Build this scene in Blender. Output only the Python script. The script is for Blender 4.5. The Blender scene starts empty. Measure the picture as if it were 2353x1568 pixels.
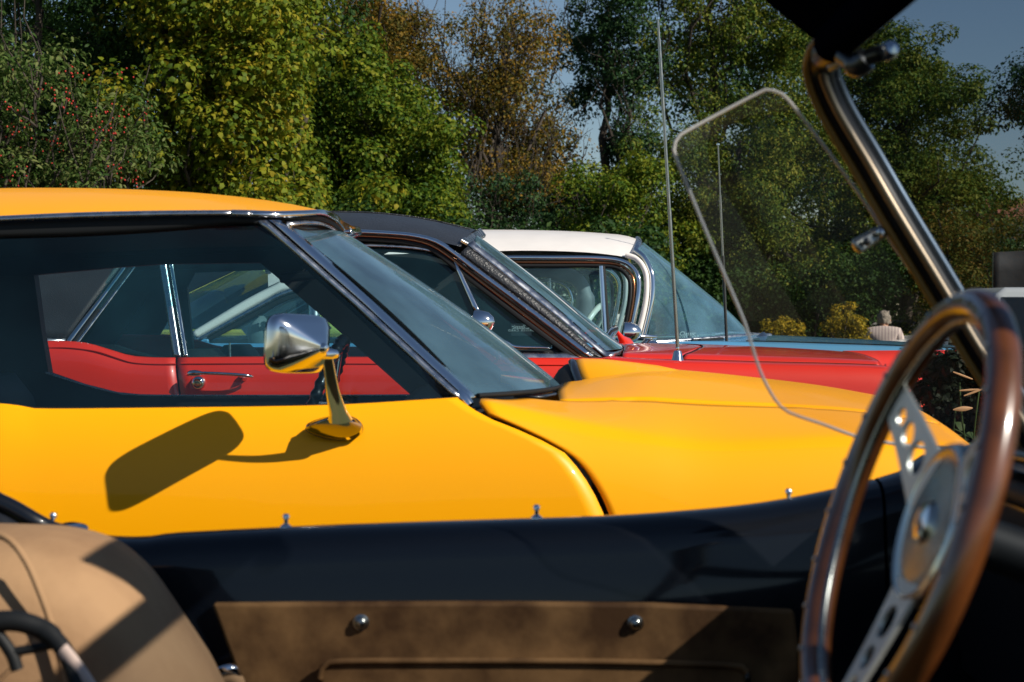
import bpy, bmesh, math, random
import numpy as np
from mathutils import Vector, Matrix

# ------------------------------------------------------------------ camera, sky, sun, exposure
scene = bpy.context.scene
C = scene.collection
CAM_H = 1.10          # eye height of the photographer
FPX, CX, HY = 3877.6, 1176.5, 718.0   # focal length, centre column and horizon row in a 2353 px wide frame
cam_d = bpy.data.cameras.new('camera')
cam = bpy.data.objects.new('camera', cam_d)
C.objects.link(cam)
cam.location = (0, 0, CAM_H)
cam.rotation_euler = (math.radians(90), 0, 0)
cam_d.sensor_width = 36.0
cam_d.lens = 36.0 * FPX / 2353.0
cam_d.shift_y = -(784.0 - HY) / 2353.0
cam_d.clip_end = 2000.0
cam_d.dof.use_dof = True
cam_d.dof.focus_distance = 7.0
cam_d.dof.aperture_fstop = 8.0
scene.camera = cam

SUN = Vector((0.67, -0.40, 0.57)).normalized()
SUN_EL = math.asin(SUN.z)
SUN_ROT = math.atan2(SUN.x, SUN.y)
world = bpy.data.worlds.new('World')
scene.world = world
world.use_nodes = True
wn = world.node_tree
sky = wn.nodes.new('ShaderNodeTexSky')
sky.sky_type = 'NISHITA'
sky.sun_disc = False
sky.sun_elevation = SUN_EL
sky.sun_rotation = SUN_ROT
sky.air_density = 1.0
sky.dust_density = 0.15
sky.ozone_density = 2.5
bg = wn.nodes['Background']
bg.inputs['Strength'].default_value = 0.055
wn.links.new(sky.outputs[0], bg.inputs['Color'])
sun_d = bpy.data.lights.new('sun', 'SUN')
sun_d.energy = 4.6
sun_d.angle = math.radians(0.53)
sun_d.color = (1.0, 0.93, 0.82)
sun = bpy.data.objects.new('sun', sun_d)
C.objects.link(sun)
sun.rotation_euler = (-SUN).to_track_quat('-Z', 'Y').to_euler()
sun.location = (20, -10, 15)
scene.view_settings.view_transform = 'Standard'
scene.view_settings.look = 'None'
scene.view_settings.exposure = 0.45
scene.view_settings.gamma = 1.0
scene.cycles.transparent_max_bounces = 40
scene.cycles.max_bounces = 10
scene.cycles.glossy_bounces = 6
scene.cycles.sample_clamp_indirect = 8.0

# ------------------------------------------------------------------ helpers
def P(x, y, Y):
    return Vector(((x - CX) * Y / FPX, Y, CAM_H + (HY - y) * Y / FPX))

def ground_z(y):
    t = min(1.0, max(0.0, (y - 11.0) / 9.0))
    return -0.68 * t * t * (3 - 2 * t)

def link(o, parent=None):
    C.objects.link(o)
    if parent is not None:
        o.parent = parent
        o.matrix_parent_inverse = Matrix.Translation(-parent.location)
    return o

def thing(name, label, cat, loc=(0, 0, 0), group=None):
    o = bpy.data.objects.new(name, None)
    o.empty_display_size = 0.1
    C.objects.link(o)
    o.location = loc
    tag(o, label, cat, group)
    return o

def tag(o, label=None, cat=None, group=None, kind=None):
    if label: o['label'] = label
    if cat: o['category'] = cat
    if group: o['group'] = group
    if kind: o['kind'] = kind
    return o

def mesh(name, verts, faces, mat, parent=None, smooth=True, solid=0.0, offset=0.0, bevel=0.0, subsurf=0, sharp=None):
    me = bpy.data.meshes.new(name)
    me.from_pydata([tuple(v) for v in verts], [], faces)
    me.materials.append(mat)
    if smooth:
        me.polygons.foreach_set('use_smooth', [True] * len(me.polygons))
        if sharp is not None:
            me.set_sharp_from_angle(angle=math.radians(sharp))
    me.update()
    o = bpy.data.objects.new(name, me)
    link(o, parent)
    if subsurf:
        m = o.modifiers.new('s', 'SUBSURF'); m.levels = subsurf; m.render_levels = subsurf
    if solid:
        m = o.modifiers.new('t', 'SOLIDIFY'); m.thickness = solid; m.offset = offset
    if bevel:
        m = o.modifiers.new('b', 'BEVEL'); m.width = bevel; m.segments = 3; m.limit_method = 'ANGLE'; m.angle_limit = math.radians(35)
    return o

def crom(pts, n, closed=False):
    """Catmull-Rom resample of points (any dimension) to n samples, even in chord length."""
    p = np.array([tuple(q) for q in pts], float)
    if len(p) == 2:
        t = np.linspace(0, 1, n)[:, None]
        return p[0] * (1 - t) + p[1] * t
    if closed:
        p = np.vstack([p[-1], p, p[0], p[1]])
    else:
        p = np.vstack([2 * p[0] - p[1], p, 2 * p[-1] - p[-2]])
    out = []
    m = 12
    for i in range(1, len(p) - 2):
        p0, p1, p2, p3 = p[i - 1], p[i], p[i + 1], p[i + 2]
        for k in range(m):
            t = k / m
            out.append(0.5 * ((2 * p1) + (-p0 + p2) * t + (2 * p0 - 5 * p1 + 4 * p2 - p3) * t * t + (-p0 + 3 * p1 - 3 * p2 + p3) * t ** 3))
    out.append(p[-2])
    out = np.array(out)
    d = np.r_[0, np.cumsum(np.linalg.norm(np.diff(out, axis=0), axis=1))]
    s = np.linspace(0, d[-1], n)
    return np.stack([np.interp(s, d, out[:, j]) for j in range(out.shape[1])], 1)

def lin(pts, n):
    p = np.array([tuple(q) for q in pts], float)
    d = np.r_[0, np.cumsum(np.linalg.norm(np.diff(p, axis=0), axis=1))]
    s = np.linspace(0, d[-1], n)
    return np.stack([np.interp(s, d, p[:, j]) for j in range(p.shape[1])], 1)

def pc(pts, n=24, smooth=True):
    """curve through (column, row, depth) samples, as world points"""
    w = [P(*q) for q in pts]
    return crom(w, n) if smooth else lin(w, n)

def grid(name, rows, mat, parent=None, closed=False, **k):
    R, N = len(rows), len(rows[0])
    v = [tuple(p) for r in rows for p in r]
    f = []
    for i in range(R - 1):
        for j in range(N - 1):
            f.append((i * N + j, i * N + j + 1, (i + 1) * N + j + 1, (i + 1) * N + j))
        if closed:
            f.append((i * N + N - 1, i * N, (i + 1) * N, (i + 1) * N + N - 1))
    return mesh(name, v, f, mat, parent, **k)

def strip(name, A, B, mat, parent=None, n=28, bulge=0.006, across=5, smooth=True, solid=0.004, dirn=(0, -1, 0)):
    a, b = pc(A, n, smooth), pc(B, n, smooth)
    d = np.array(dirn)
    rows = []
    for k in range(across):
        t = k / (across - 1)
        rows.append(a * (1 - t) + b * t + d * bulge * 4 * t * (1 - t))
    return grid(name, rows, mat, parent, solid=solid)

def tube_data(pts, r, n=10, flat=1.0, closed=False, up=None):
    p = [Vector(q) for q in pts]
    m = len(p)
    rr = r if hasattr(r, '__len__') else [r] * m
    verts, faces = [], []
    nrm = None
    for i in range(m):
        if closed:
            t = (p[(i + 1) % m] - p[i - 1]).normalized()
        else:
            t = (p[min(i + 1, m - 1)] - p[max(i - 1, 0)]).normalized()
        if nrm is None:
            a = Vector(up) if up else (Vector((0, 0, 1)) if abs(t.z) < 0.9 else Vector((0, 1, 0)))
            nrm = (a - t * a.dot(t)).normalized()
        else:
            nrm = (nrm - t * nrm.dot(t)).normalized()
        b = t.cross(nrm)
        for k in range(n):
            an = 2 * math.pi * k / n
            verts.append(p[i] + nrm * (math.cos(an) * rr[i]) + b * (math.sin(an) * rr[i] * flat))
    seg = m if closed else m - 1
    for i in range(seg):
        for k in range(n):
            i2 = (i + 1) % m
            faces.append((i * n + k, i * n + (k + 1) % n, i2 * n + (k + 1) % n, i2 * n + k))
    if not closed:
        faces.append(tuple(range(n))[::-1])
        faces.append(tuple(range((m - 1) * n, m * n)))
    return verts, faces

def tube(name, pts, r, mat, parent=None, n=10, flat=1.0, closed=False, up=None, **k):
    v, f = tube_data(pts, r, n, flat, closed, up)
    return mesh(name, v, f, mat, parent, sharp=50, **k)

def ptube(name, pts, r, mat, parent=None, n=24, sides=10, smooth=True, **k):
    return tube(name, pc(pts, n, smooth), r, mat, parent, n=sides, **k)

def lathe_data(profile, origin, axis, n=24):
    ax = Vector(axis).normalized()
    u = ax.orthogonal().normalized(); w = ax.cross(u)
    o = Vector(origin)
    v, f = [], []
    for r, h in profile:
        for k in range(n):
            a = 2 * math.pi * k / n
            v.append(o + ax * h + (u * math.cos(a) + w * math.sin(a)) * max(r, 1e-5))
    for i in range(len(profile) - 1):
        for k in range(n):
            f.append((i * n + k, i * n + (k + 1) % n, (i + 1) * n + (k + 1) % n, (i + 1) * n + k))
    return v, f

def lathe(name, profile, origin, axis, mat, parent=None, n=24, **k):
    v, f = lathe_data(profile, origin, axis, n)
    return mesh(name, v, f, mat, parent, sharp=40, **k)

def prism(name, outline, depth, mat, parent=None, bevel=0.0, smooth=True, **k):
    """closed outline of world points extruded by vector depth"""
    d = Vector(depth)
    a = [Vector(q) for q in outline]; n = len(a)
    v = a + [q + d for q in a]
    f = [tuple(range(n)), tuple(range(2 * n - 1, n - 1, -1))]
    f += [(i, n + i, n + (i + 1) % n, (i + 1) % n) for i in range(n)]
    return mesh(name, v, f, mat, parent, bevel=bevel, smooth=smooth, sharp=30, **k)

def box(name, lo, hi, mat, parent=None, bevel=0.0, **k):
    x0, y0, z0 = lo; x1, y1, z1 = hi
    return prism(name, [(x0, y0, z0), (x1, y0, z0), (x1, y0, z1), (x0, y0, z1)], (0, y1 - y0, 0), mat, parent, bevel=bevel, **k)

def plate_holes(length, w0, w1, holes, thick, seg=24):
    """flat tapering plate along +x with round holes, as verts/faces in the xy plane (one connected sheet)"""
    bmh = bmesh.new()
    xs = [0.0]
    for i, (hx, hr) in enumerate(holes):
        nxt = holes[i + 1] if i + 1 < len(holes) else None
        e = hx + (((nxt[0] - hx) / 2) if nxt else hr + 0.012)
        xs.append(e)
    W = lambda x: (w0 + (w1 - w0) * x / length) / 2
    for i, (hx, hr) in enumerate(holes):
        x0, x1 = xs[i], xs[i + 1]
        inner, outer = [], []
        for k in range(seg):
            a = 2 * math.pi * (k + 0.5) / seg
            ca, sa = math.cos(a), math.sin(a)
            inner.append(bmh.verts.new((hx + hr * ca, hr * sa, 0)))
            tx = ((x1 - hx) if ca > 0 else (hx - x0)) / max(abs(ca), 1e-6)
            ty = W(hx) / max(abs(sa), 1e-6)
            t = min(tx, ty)
            px = hx + ca * t; py = sa * t
            if ty <= tx: py = math.copysign(W(px), sa)
            outer.append(bmh.verts.new((px, py, 0)))
        for k in range(seg):
            bmh.faces.new((inner[k], outer[k], outer[(k + 1) % seg], inner[(k + 1) % seg]))
        for sgn in (1, -1):
            for xe in (x0, x1):
                c = bmh.verts.new((xe, sgn * W(xe), 0))
                near = sorted(outer, key=lambda q: (q.co - c.co).length)[:2]
                try: bmh.faces.new((c, near[0], near[1]))
                except ValueError: pass
    xe = xs[-1]
    q = [bmh.verts.new(c) for c in ((xe, -W(xe), 0), (length, -W(length), 0), (length, W(length), 0), (xe, W(xe), 0))]
    bmh.faces.new(q)
    bmesh.ops.remove_doubles(bmh, verts=bmh.verts, dist=0.0008)
    bmesh.ops.recalc_face_normals(bmh, faces=bmh.faces)
    v = [x.co.copy() for x in bmh.verts]
    bmh.verts.index_update()
    f = [tuple(x.index for x in fc.verts) for fc in bmh.faces]
    bmh.free()
    return v, f

# ------------------------------------------------------------------ materials
def new_mat(name):
    m = bpy.data.materials.new(name); m.use_nodes = True
    return m, m.node_tree.nodes, m.node_tree.links

def principled(name, base, rough=0.5, metal=0.0, coat=0.0, coat_rough=0.03, spec=0.5, noise=0.0, noise_scale=8.0, bump=0.0, bump_scale=60.0, bump_dist=0.002, detail=4.0, sheen=0.0, var=None, rvar=0.0):
    m, n, l = new_mat(name)
    b = n['Principled BSDF']
    b.inputs['Base Color'].default_value = (*base, 1)
    b.inputs['Roughness'].default_value = rough
    b.inputs['Metallic'].default_value = metal
    b.inputs['Coat Weight'].default_value = coat
    b.inputs['Coat Roughness'].default_value = coat_rough
    b.inputs['Specular IOR Level'].default_value = spec
    b.inputs['Sheen Weight'].default_value = sheen
    tc = n.new('ShaderNodeTexCoord')
    if noise or rvar:
        t = n.new('ShaderNodeTexNoise'); t.inputs['Scale'].default_value = noise_scale; t.inputs['Detail'].default_value = detail
        l.new(tc.outputs['Object'], t.inputs['Vector'])
        if noise:
            r = n.new('ShaderNodeMix'); r.data_type = 'RGBA'
            c2 = var if var else tuple(c * (1 - noise) for c in base)
            r.inputs[6].default_value = (*base, 1); r.inputs[7].default_value = (*c2, 1)
            ramp = n.new('ShaderNodeMapRange'); ramp.inputs[1].default_value = 0.38; ramp.inputs[2].default_value = 0.66
            l.new(t.outputs[0], ramp.inputs[0]); l.new(ramp.outputs[0], r.inputs[0])
            l.new(r.outputs[2], b.inputs['Base Color'])
        if rvar:
            mr = n.new('ShaderNodeMapRange'); mr.inputs[3].default_value = max(0.0, rough - rvar); mr.inputs[4].default_value = rough + rvar
            mr.inputs[1].default_value = 0.3; mr.inputs[2].default_value = 0.7
            l.new(t.outputs[0], mr.inputs[0]); l.new(mr.outputs[0], b.inputs['Roughness'])
    if bump:
        t2 = n.new('ShaderNodeTexNoise'); t2.inputs['Scale'].default_value = bump_scale; t2.inputs['Detail'].default_value = 3
        l.new(tc.outputs['Object'], t2.inputs['Vector'])
        bp = n.new('ShaderNodeBump'); bp.inputs['Strength'].default_value = bump; bp.inputs['Distance'].default_value = bump_dist
        l.new(t2.outputs[0], bp.inputs['Height']); l.new(bp.outputs[0], b.inputs['Normal'])
    return m

def thin_glass(name, tint, film_sheen=0.0, film_sheen_col=(0.6, 0.62, 0.6), rough=0.0, ior=1.5, gain=1.5):  # diffuse layer: real smears on acrylic, painted reflection and haze on car panes
    m, n, l = new_mat(name)
    n.remove(n['Principled BSDF'])
    out = n['Material Output']
    tr = n.new('ShaderNodeBsdfTransparent'); tr.inputs[0].default_value = (*tint, 1)
    gl = n.new('ShaderNodeBsdfGlossy'); gl.inputs['Roughness'].default_value = rough
    geo = n.new('ShaderNodeNewGeometry')
    mi = n.new('ShaderNodeMix'); mi.inputs[2].default_value = ior; mi.inputs[3].default_value = 1.0 / ior
    l.new(geo.outputs['Backfacing'], mi.inputs[0])
    fr = n.new('ShaderNodeFresnel'); l.new(mi.outputs[0], fr.inputs['IOR'])
    dbl = n.new('ShaderNodeMath'); dbl.operation = 'MULTIPLY'; dbl.inputs[1].default_value = gain; dbl.use_clamp = True
    l.new(fr.outputs[0], dbl.inputs[0])
    mx = n.new('ShaderNodeMixShader')
    l.new(dbl.outputs[0], mx.inputs[0]); l.new(tr.outputs[0], mx.inputs[1]); l.new(gl.outputs[0], mx.inputs[2])
    last = mx
    if film_sheen:
        df = n.new('ShaderNodeBsdfDiffuse'); df.inputs[0].default_value = (*film_sheen_col, 1)
        tc = n.new('ShaderNodeTexCoord'); t = n.new('ShaderNodeTexNoise')
        t.inputs['Scale'].default_value = 4; t.inputs['Detail'].default_value = 5
        l.new(tc.outputs['Object'], t.inputs['Vector'])
        mr = n.new('ShaderNodeMapRange'); mr.inputs[1].default_value = 0.3; mr.inputs[2].default_value = 0.75
        mr.inputs[3].default_value = film_sheen * 0.4; mr.inputs[4].default_value = film_sheen * 1.6
        l.new(t.outputs[0], mr.inputs[0])
        m2 = n.new('ShaderNodeMixShader')
        l.new(mr.outputs[0], m2.inputs[0]); l.new(mx.outputs[0], m2.inputs[1]); l.new(df.outputs[0], m2.inputs[2])
        last = m2
    l.new(last.outputs[0], out.inputs['Surface'])
    return m

def leaf_mat(name, cols, trans=0.3, rough=0.6):
    m, n, l = new_mat(name)
    b = n['Principled BSDF']; out = n['Material Output']
    geo = n.new('ShaderNodeNewGeometry')
    ramp = n.new('ShaderNodeValToRGB')
    el = ramp.color_ramp.elements
    while len(el) < len(cols): el.new(0.5)
    for i, c in enumerate(cols):
        el[i].position = i / max(1, len(cols) - 1); el[i].color = (*c, 1)
    tc = n.new('ShaderNodeTexCoord'); t = n.new('ShaderNodeTexNoise'); t.inputs['Scale'].default_value = 0.9; t.inputs['Detail'].default_value = 3
    l.new(tc.outputs['Object'], t.inputs['Vector'])
    mr = n.new('ShaderNodeMapRange'); mr.inputs[1].default_value = 0.3; mr.inputs[2].default_value = 0.7
    mr.inputs[3].default_value = -0.28; mr.inputs[4].default_value = 0.28
    l.new(t.outputs[0], mr.inputs[0])
    ad = n.new('ShaderNodeMath'); ad.operation = 'ADD'; ad.use_clamp = True
    l.new(geo.outputs['Random Per Island'], ad.inputs[0]); l.new(mr.outputs[0], ad.inputs[1])
    l.new(ad.outputs[0], ramp.inputs[0])
    l.new(ramp.outputs[0], b.inputs['Base Color'])
    b.inputs['Roughness'].default_value = rough
    b.inputs['Specular IOR Level'].default_value = 0.15
    tl = n.new('ShaderNodeBsdfTranslucent'); l.new(ramp.outputs[0], tl.inputs[0])
    mx = n.new('ShaderNodeMixShader'); mx.inputs[0].default_value = trans
    l.new(b.outputs[0], mx.inputs[1]); l.new(tl.outputs[0], mx.inputs[2]); l.new(mx.outputs[0], out.inputs['Surface'])
    return m

def wood_mat(name):
    m, n, l = new_mat(name)
    b = n['Principled BSDF']
    tc = n.new('ShaderNodeTexCoord'); mp = n.new('ShaderNodeMapping'); mp.inputs['Scale'].default_value = (9, 9, 9)
    l.new(tc.outputs['Object'], mp.inputs[0])
    t = n.new('ShaderNodeTexNoise'); t.inputs['Scale'].default_value = 3; t.inputs['Detail'].default_value = 6
    l.new(mp.outputs[0], t.inputs['Vector'])
    r = n.new('ShaderNodeValToRGB'); e = r.color_ramp.elements
    e[0].position = 0.2; e[0].color = (0.05, 0.017, 0.005, 1); e[1].position = 0.85; e[1].color = (0.17, 0.05, 0.011, 1)
    l.new(t.outputs[0], r.inputs[0]); l.new(r.outputs[0], b.inputs['Base Color'])
    b.inputs['Roughness'].default_value = 0.3
    b.inputs['Coat Weight'].default_value = 1.0; b.inputs['Coat Roughness'].default_value = 0.12
    return m

M = {}
M['yellow'] = principled('yellow_paint', (0.92, 0.38, 0.0), rough=0.42, coat=0.2, coat_rough=0.05, spec=0.22, rvar=0.05, noise_scale=2.0, bump=0.015, bump_scale=5)
M['red'] = principled('red_paint', (0.60, 0.018, 0.004), rough=0.4, coat=0.8, coat_rough=0.04, bump=0.02, bump_scale=6)
M['blue'] = principled('light_blue_paint', (0.07, 0.24, 0.42), rough=0.4, coat=0.9, coat_rough=0.04)
M['white_roof'] = principled('white_paint', (0.78, 0.74, 0.70), rough=0.4, coat=0.3, noise=0.05)
M['navy'] = principled('navy_paint', (0.0014, 0.0028, 0.006), rough=0.4, spec=0.2, coat=0.6, coat_rough=0.06, bump=0.01, bump_scale=8)
M['chrome'] = principled('chrome', (0.78, 0.79, 0.80), rough=0.09, metal=1.0, rvar=0.04, noise_scale=20)
M['chrome_dull'] = principled('dull_chrome', (0.55, 0.57, 0.60), rough=0.28, metal=1.0, rvar=0.1, noise_scale=30, bump=0.04, bump_scale=90)
M['steel'] = principled('brushed_steel', (0.36, 0.36, 0.33), rough=0.28, metal=1.0, rvar=0.08, noise_scale=40)
M['polished'] = principled('polished_aluminium', (0.50, 0.50, 0.45), rough=0.22, metal=1.0, rvar=0.05, noise_scale=30)
M['dark_reflection_chrome'] = principled('dark_reflection_chrome', (0.30, 0.30, 0.31), rough=0.08, metal=1.0)  # mirror foot chrome, darkened to carry the dark cockpit reflection in its colour
M['satin'] = principled('satin_aluminium', (0.62, 0.63, 0.58), rough=0.45, metal=0.85, rvar=0.08, noise_scale=40)
M['black'] = principled('black_rubber', (0.006, 0.007, 0.008), rough=0.6, spec=0.3)
M['gap'] = principled('panel_gap', (0.004, 0.004, 0.004), rough=0.9, spec=0.1)
M['interior'] = principled('dark_vinyl', (0.010, 0.012, 0.014), rough=0.6, noise=0.4, bump=0.1)
M['headliner'] = principled('headliner', (0.016, 0.018, 0.02), rough=0.9, noise=0.3)
M['grey_trim'] = principled('grey_interior', (0.16, 0.18, 0.19), rough=0.6, noise=0.2)
M['vinyl'] = principled('black_vinyl', (0.024, 0.026, 0.030), rough=0.36, spec=0.6, bump=1.0, bump_scale=120, bump_dist=0.0045, noise=0.2)
M['vinyl_fine'] = principled('fine_black_vinyl', (0.020, 0.023, 0.027), rough=0.45, spec=0.5, bump=0.7, bump_scale=260, bump_dist=0.0015, noise=0.2)
M['leather'] = principled('tan_leather', (0.34, 0.205, 0.105), rough=0.8, spec=0.25, noise=0.5, noise_scale=5, var=(0.24, 0.135, 0.068), bump=0.6, bump_scale=14, bump_dist=0.008, detail=8)
M['card_leather'] = principled('worn_brown_leather', (0.25, 0.125, 0.045), rough=0.75, spec=0.25, noise=0.8, noise_scale=11, var=(0.075, 0.032, 0.010), bump=0.5, bump_scale=40, detail=12)
M['visor'] = principled('visor_cloth', (0.0014, 0.0022, 0.005), rough=0.9, spec=0.0)
M['frame_metal'] = principled('aged_frame_metal', (0.32, 0.26, 0.19), rough=0.35, metal=1.0)
M['gold_edge'] = principled('ochre_reflection', (0.22, 0.11, 0.015), rough=0.5)  # yellow reflection along the screen post, put in as an ochre line
M['frame_black'] = principled('frame_black', (0.006, 0.007, 0.009), rough=0.35, spec=0.3)
M['blue_steel'] = principled('blued_steel', (0.16, 0.20, 0.25), rough=0.4, metal=1.0)
M['wood'] = wood_mat('varnished_wood')
M['belt'] = principled('webbing', (0.55, 0.42, 0.36), rough=0.7)
M['glass_y'] = thin_glass('tinted_side_glass', (0.60, 0.72, 0.74), film_sheen=0.016, film_sheen_col=(0.1, 0.35, 0.5), gain=1.0)  # teal tone of the shaded cabin painted into the pane
M['glass_ws'] = thin_glass('windscreen_glass', (0.42, 0.52, 0.56), film_sheen=0.18, film_sheen_col=(0.18, 0.36, 0.48))  # blue sky reflection painted in as a diffuse layer
M['glass'] = thin_glass('teal_haze_glass', (0.66, 0.86, 0.88), film_sheen=0.035, film_sheen_col=(0.12, 0.44, 0.56), gain=1.0)  # diffuse teal painted in to brighten the red car windows
M['glass_blue'] = thin_glass('blue_car_glass', (0.68, 0.85, 0.88), film_sheen=0.06, film_sheen_col=(0.36, 0.66, 0.74), gain=1.0)  # diffuse teal painted in to lighten the blue car side windows
M['roadster_glass'] = thin_glass('roadster_screen_glass', (0.46, 0.50, 0.54), film_sheen=0.012, film_sheen_col=(0.4, 0.45, 0.5), ior=1.02, gain=0.3)
M['acrylic'] = thin_glass('acrylic_sheet', (0.86, 0.83, 0.78), film_sheen=0.035, film_sheen_col=(0.55, 0.45, 0.35), ior=1.3, gain=1.0)
M['acrylic_edge'] = thin_glass('acrylic_edge', (0.75, 0.74, 0.72), film_sheen=0.62, film_sheen_col=(0.80, 0.78, 0.76), ior=1.5, gain=2.0)
M['glass_blue_ws'] = thin_glass('blue_car_screen_glass', (0.68, 0.85, 0.88), film_sheen=0.16, film_sheen_col=(0.24, 0.50, 0.66), gain=1.2)  # painted blue haze lightens the wraparound screen
M['tyre'] = principled('tyre_rubber', (0.012, 0.012, 0.012), rough=0.8)
M['white_plastic'] = principled('ivory_plastic', (0.72, 0.72, 0.64), rough=0.3)
M['card'] = principled('black_card', (0.02, 0.024, 0.028), rough=0.6)
M['ink'] = principled('white_print', (0.7, 0.7, 0.68), rough=0.6)
M['brass'] = principled('brass', (0.7, 0.5, 0.2), rough=0.25, metal=1)
M['copper'] = principled('bronze_trim', (0.45, 0.18, 0.08), rough=0.25, metal=1)
M['bark'] = principled('bark', (0.05, 0.038, 0.028), rough=0.9, noise=0.5, bump=0.6, bump_scale=25, bump_dist=0.02)
M['twig'] = principled('pale_twig', (0.16, 0.11, 0.07), rough=0.9)
M['grass'] = principled('grass_ground', (0.07, 0.085, 0.025), rough=0.95, noise=0.6, noise_scale=1.5, var=(0.11, 0.10, 0.04), bump=0.6, bump_scale=12, bump_dist=0.03)
M['white_car'] = principled('white_car_paint', (0.75, 0.74, 0.72), rough=0.4, coat=0.6)
M['black_car'] = principled('black_car_paint', (0.008, 0.009, 0.011), rough=0.35, coat=0.8)
M['yellow2'] = principled('pale_yellow_paint', (0.75, 0.60, 0.08), rough=0.4, coat=0.6)
M['red2'] = principled('maroon_paint', (0.38, 0.05, 0.04), rough=0.35, coat=0.8)
M['dark_glass'] = principled('dark_window', (0.012, 0.016, 0.018), rough=0.06, spec=0.6)
M['red_lens'] = principled('red_lens', (0.45, 0.02, 0.015), rough=0.2)
M['tarp'] = principled('dark_tarpaulin', (0.022, 0.020, 0.019), rough=0.7, noise=0.4, noise_scale=3, bump=0.3, bump_scale=6, bump_dist=0.03)
M['skin'] = principled('skin', (0.45, 0.24, 0.16), rough=0.55)
M['hair'] = principled('grey_hair', (0.27, 0.235, 0.20), rough=0.7, noise=0.6, noise_scale=40, bump=0.8, bump_scale=60, bump_dist=0.01)
M['trouser'] = principled('dark_trousers', (0.03, 0.035, 0.05), rough=0.9)
M['cap'] = principled('pale_cap', (0.6, 0.58, 0.52), rough=0.9)
M['grey_shirt'] = principled('grey_shirt', (0.42, 0.42, 0.38), rough=0.9, noise=0.2)
M['roof_tile'] = principled('terracotta', (0.36, 0.12, 0.06), rough=0.85, noise=0.4)
M['berry'] = principled('berry', (0.42, 0.04, 0.03), rough=0.6, spec=0.2)

def shirt_mat():
    m, n, l = new_mat('striped_shirt')
    b = n['Principled BSDF']; b.inputs['Roughness'].default_value = 0.85
    tc = n.new('ShaderNodeTexCoord'); w = n.new('ShaderNodeTexWave'); w.inputs['Scale'].default_value = 7.0
    w.inputs['Distortion'].default_value = 0.6
    l.new(tc.outputs['Object'], w.inputs['Vector'])
    r = n.new('ShaderNodeValToRGB'); e = r.color_ramp.elements
    e[0].color = (0.50, 0.43, 0.40, 1); e[1].color = (0.33, 0.27, 0.28, 1); e[0].position = 0.35; e[1].position = 0.8
    l.new(w.outputs[0], r.inputs[0]); l.new(r.outputs[0], b.inputs['Base Color'])
    return m
M['shirt'] = shirt_mat()

# ------------------------------------------------------------------ ground
ys = [-200, -20, 0, 6, 10] + [11 + k for k in range(10)] + [30, 60, 120, 400, 900]
xs = [-600, -150, -50, -20, -10, -5, 0, 5, 10, 20, 50, 150, 600]
go = grid('ground', [[(x, y, ground_z(y)) for x in xs] for y in ys], M['grass'])
tag(go, 'mown grass of the meadow under the parked cars', 'ground', kind='structure')

# ------------------------------------------------------------------ a wheel, used by every car
def wheel(parent, x, y, side, r=0.30, w=0.2, zc=None):
    zc = r + ground_z(y) if zc is None else zc
    o = lathe('wheel', [(0.2, -w / 2), (r * 0.92, -w / 2), (r, -w / 2 + 0.03), (r, w / 2 - 0.03), (r * 0.92, w / 2), (0.2, w / 2), (0.2, -w / 2)], (x, y, zc), (0, 1, 0), M['tyre'], parent, n=28)
    lathe('rim', [(0.02, 0.03), (0.08, 0.035), (0.1, 0.0), (0.17, -0.02), (0.205, 0.04), (0.21, -0.05)], (x, y + side * w * 0.42, zc), (0, side, 0), M['chrome_dull'], o, n=24)
    return o

def arch(x, wheels, base=0.24, r=0.34, zc=0.30):
    z = base
    for wx in wheels:
        d = abs(x - wx)
        if d < r: z = max(z, zc + math.sqrt(r * r - d * d))
    return z

def interp(pts):
    xs_ = [p[0] for p in pts]; zs_ = [p[1] for p in pts]
    return lambda x: float(np.interp(x, xs_, zs_))

def sinterp(pts, n=200):
    c = crom([(p[0], p[1]) for p in pts], n)
    return lambda x: float(np.interp(x, c[:, 0], c[:, 1]))

# Body skin: a section through the car at X, from the sill up the side to the shoulder.
def side_panel(name, mat, parent, Ytop, ztop, x0, x1, wheels, bulge, tuck, Yc, far=False, nx=40, nt=22, solid=0.012, round_len=0.10):
    """x0, x1: numbers or functions of height giving the two ends of the panel"""
    fx0 = x0 if callable(x0) else (lambda z: x0)
    fx1 = x1 if callable(x1) else (lambda z: x1)
    rows = []
    for i in range(nt):
        t = (i / (nt - 1)) ** 1.6
        row = []
        for j in range(nx):
            u = j / (nx - 1)
            z = 0.7
            for _ in range(6):
                X = fx0(z) * (1 - u) + fx1(z) * u
                zt, zb = ztop(X), arch(X, wheels)
                z = zt + (zb - zt) * t
            d = zt - z
            y = Ytop - bulge * (1 - math.exp(-d / round_len)) + tuck * max(0, d - 0.25) ** 2
            if far: y = 2 * Yc - y
            row.append((X, y, z))
        rows.append(row)
    return grid(name, rows, mat, parent, solid=solid)

def roof_panel(name, mat, parent, Yd, Yc, drip, crown, xf, xr, power=2.3, nx=40, ny=33, drop=0.0, solid=0.0, inset=0.0, soft=None):
    """roof between two drip rails, crowned in the middle; xf, xr(s): front and rear edge by s in -1..1"""
    rows = []
    for i in range(ny):
        s = -1 + 2 * i / (ny - 1)
        s = math.copysign(1 - (1 - abs(s)) ** 1.5, s)
        row = []
        for j in range(nx):
            u = j / (nx - 1)
            X = xr(s) * (1 - u) + xf(s) * u
            g = 1 - abs(s) ** power
            z = drip(X) + (crown(X) - drip(X)) * g - drop
            row.append((X, Yc + s * (Yc - Yd - inset), z))
        rows.append(row)
    return grid(name, rows, mat, parent, solid=solid)

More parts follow.
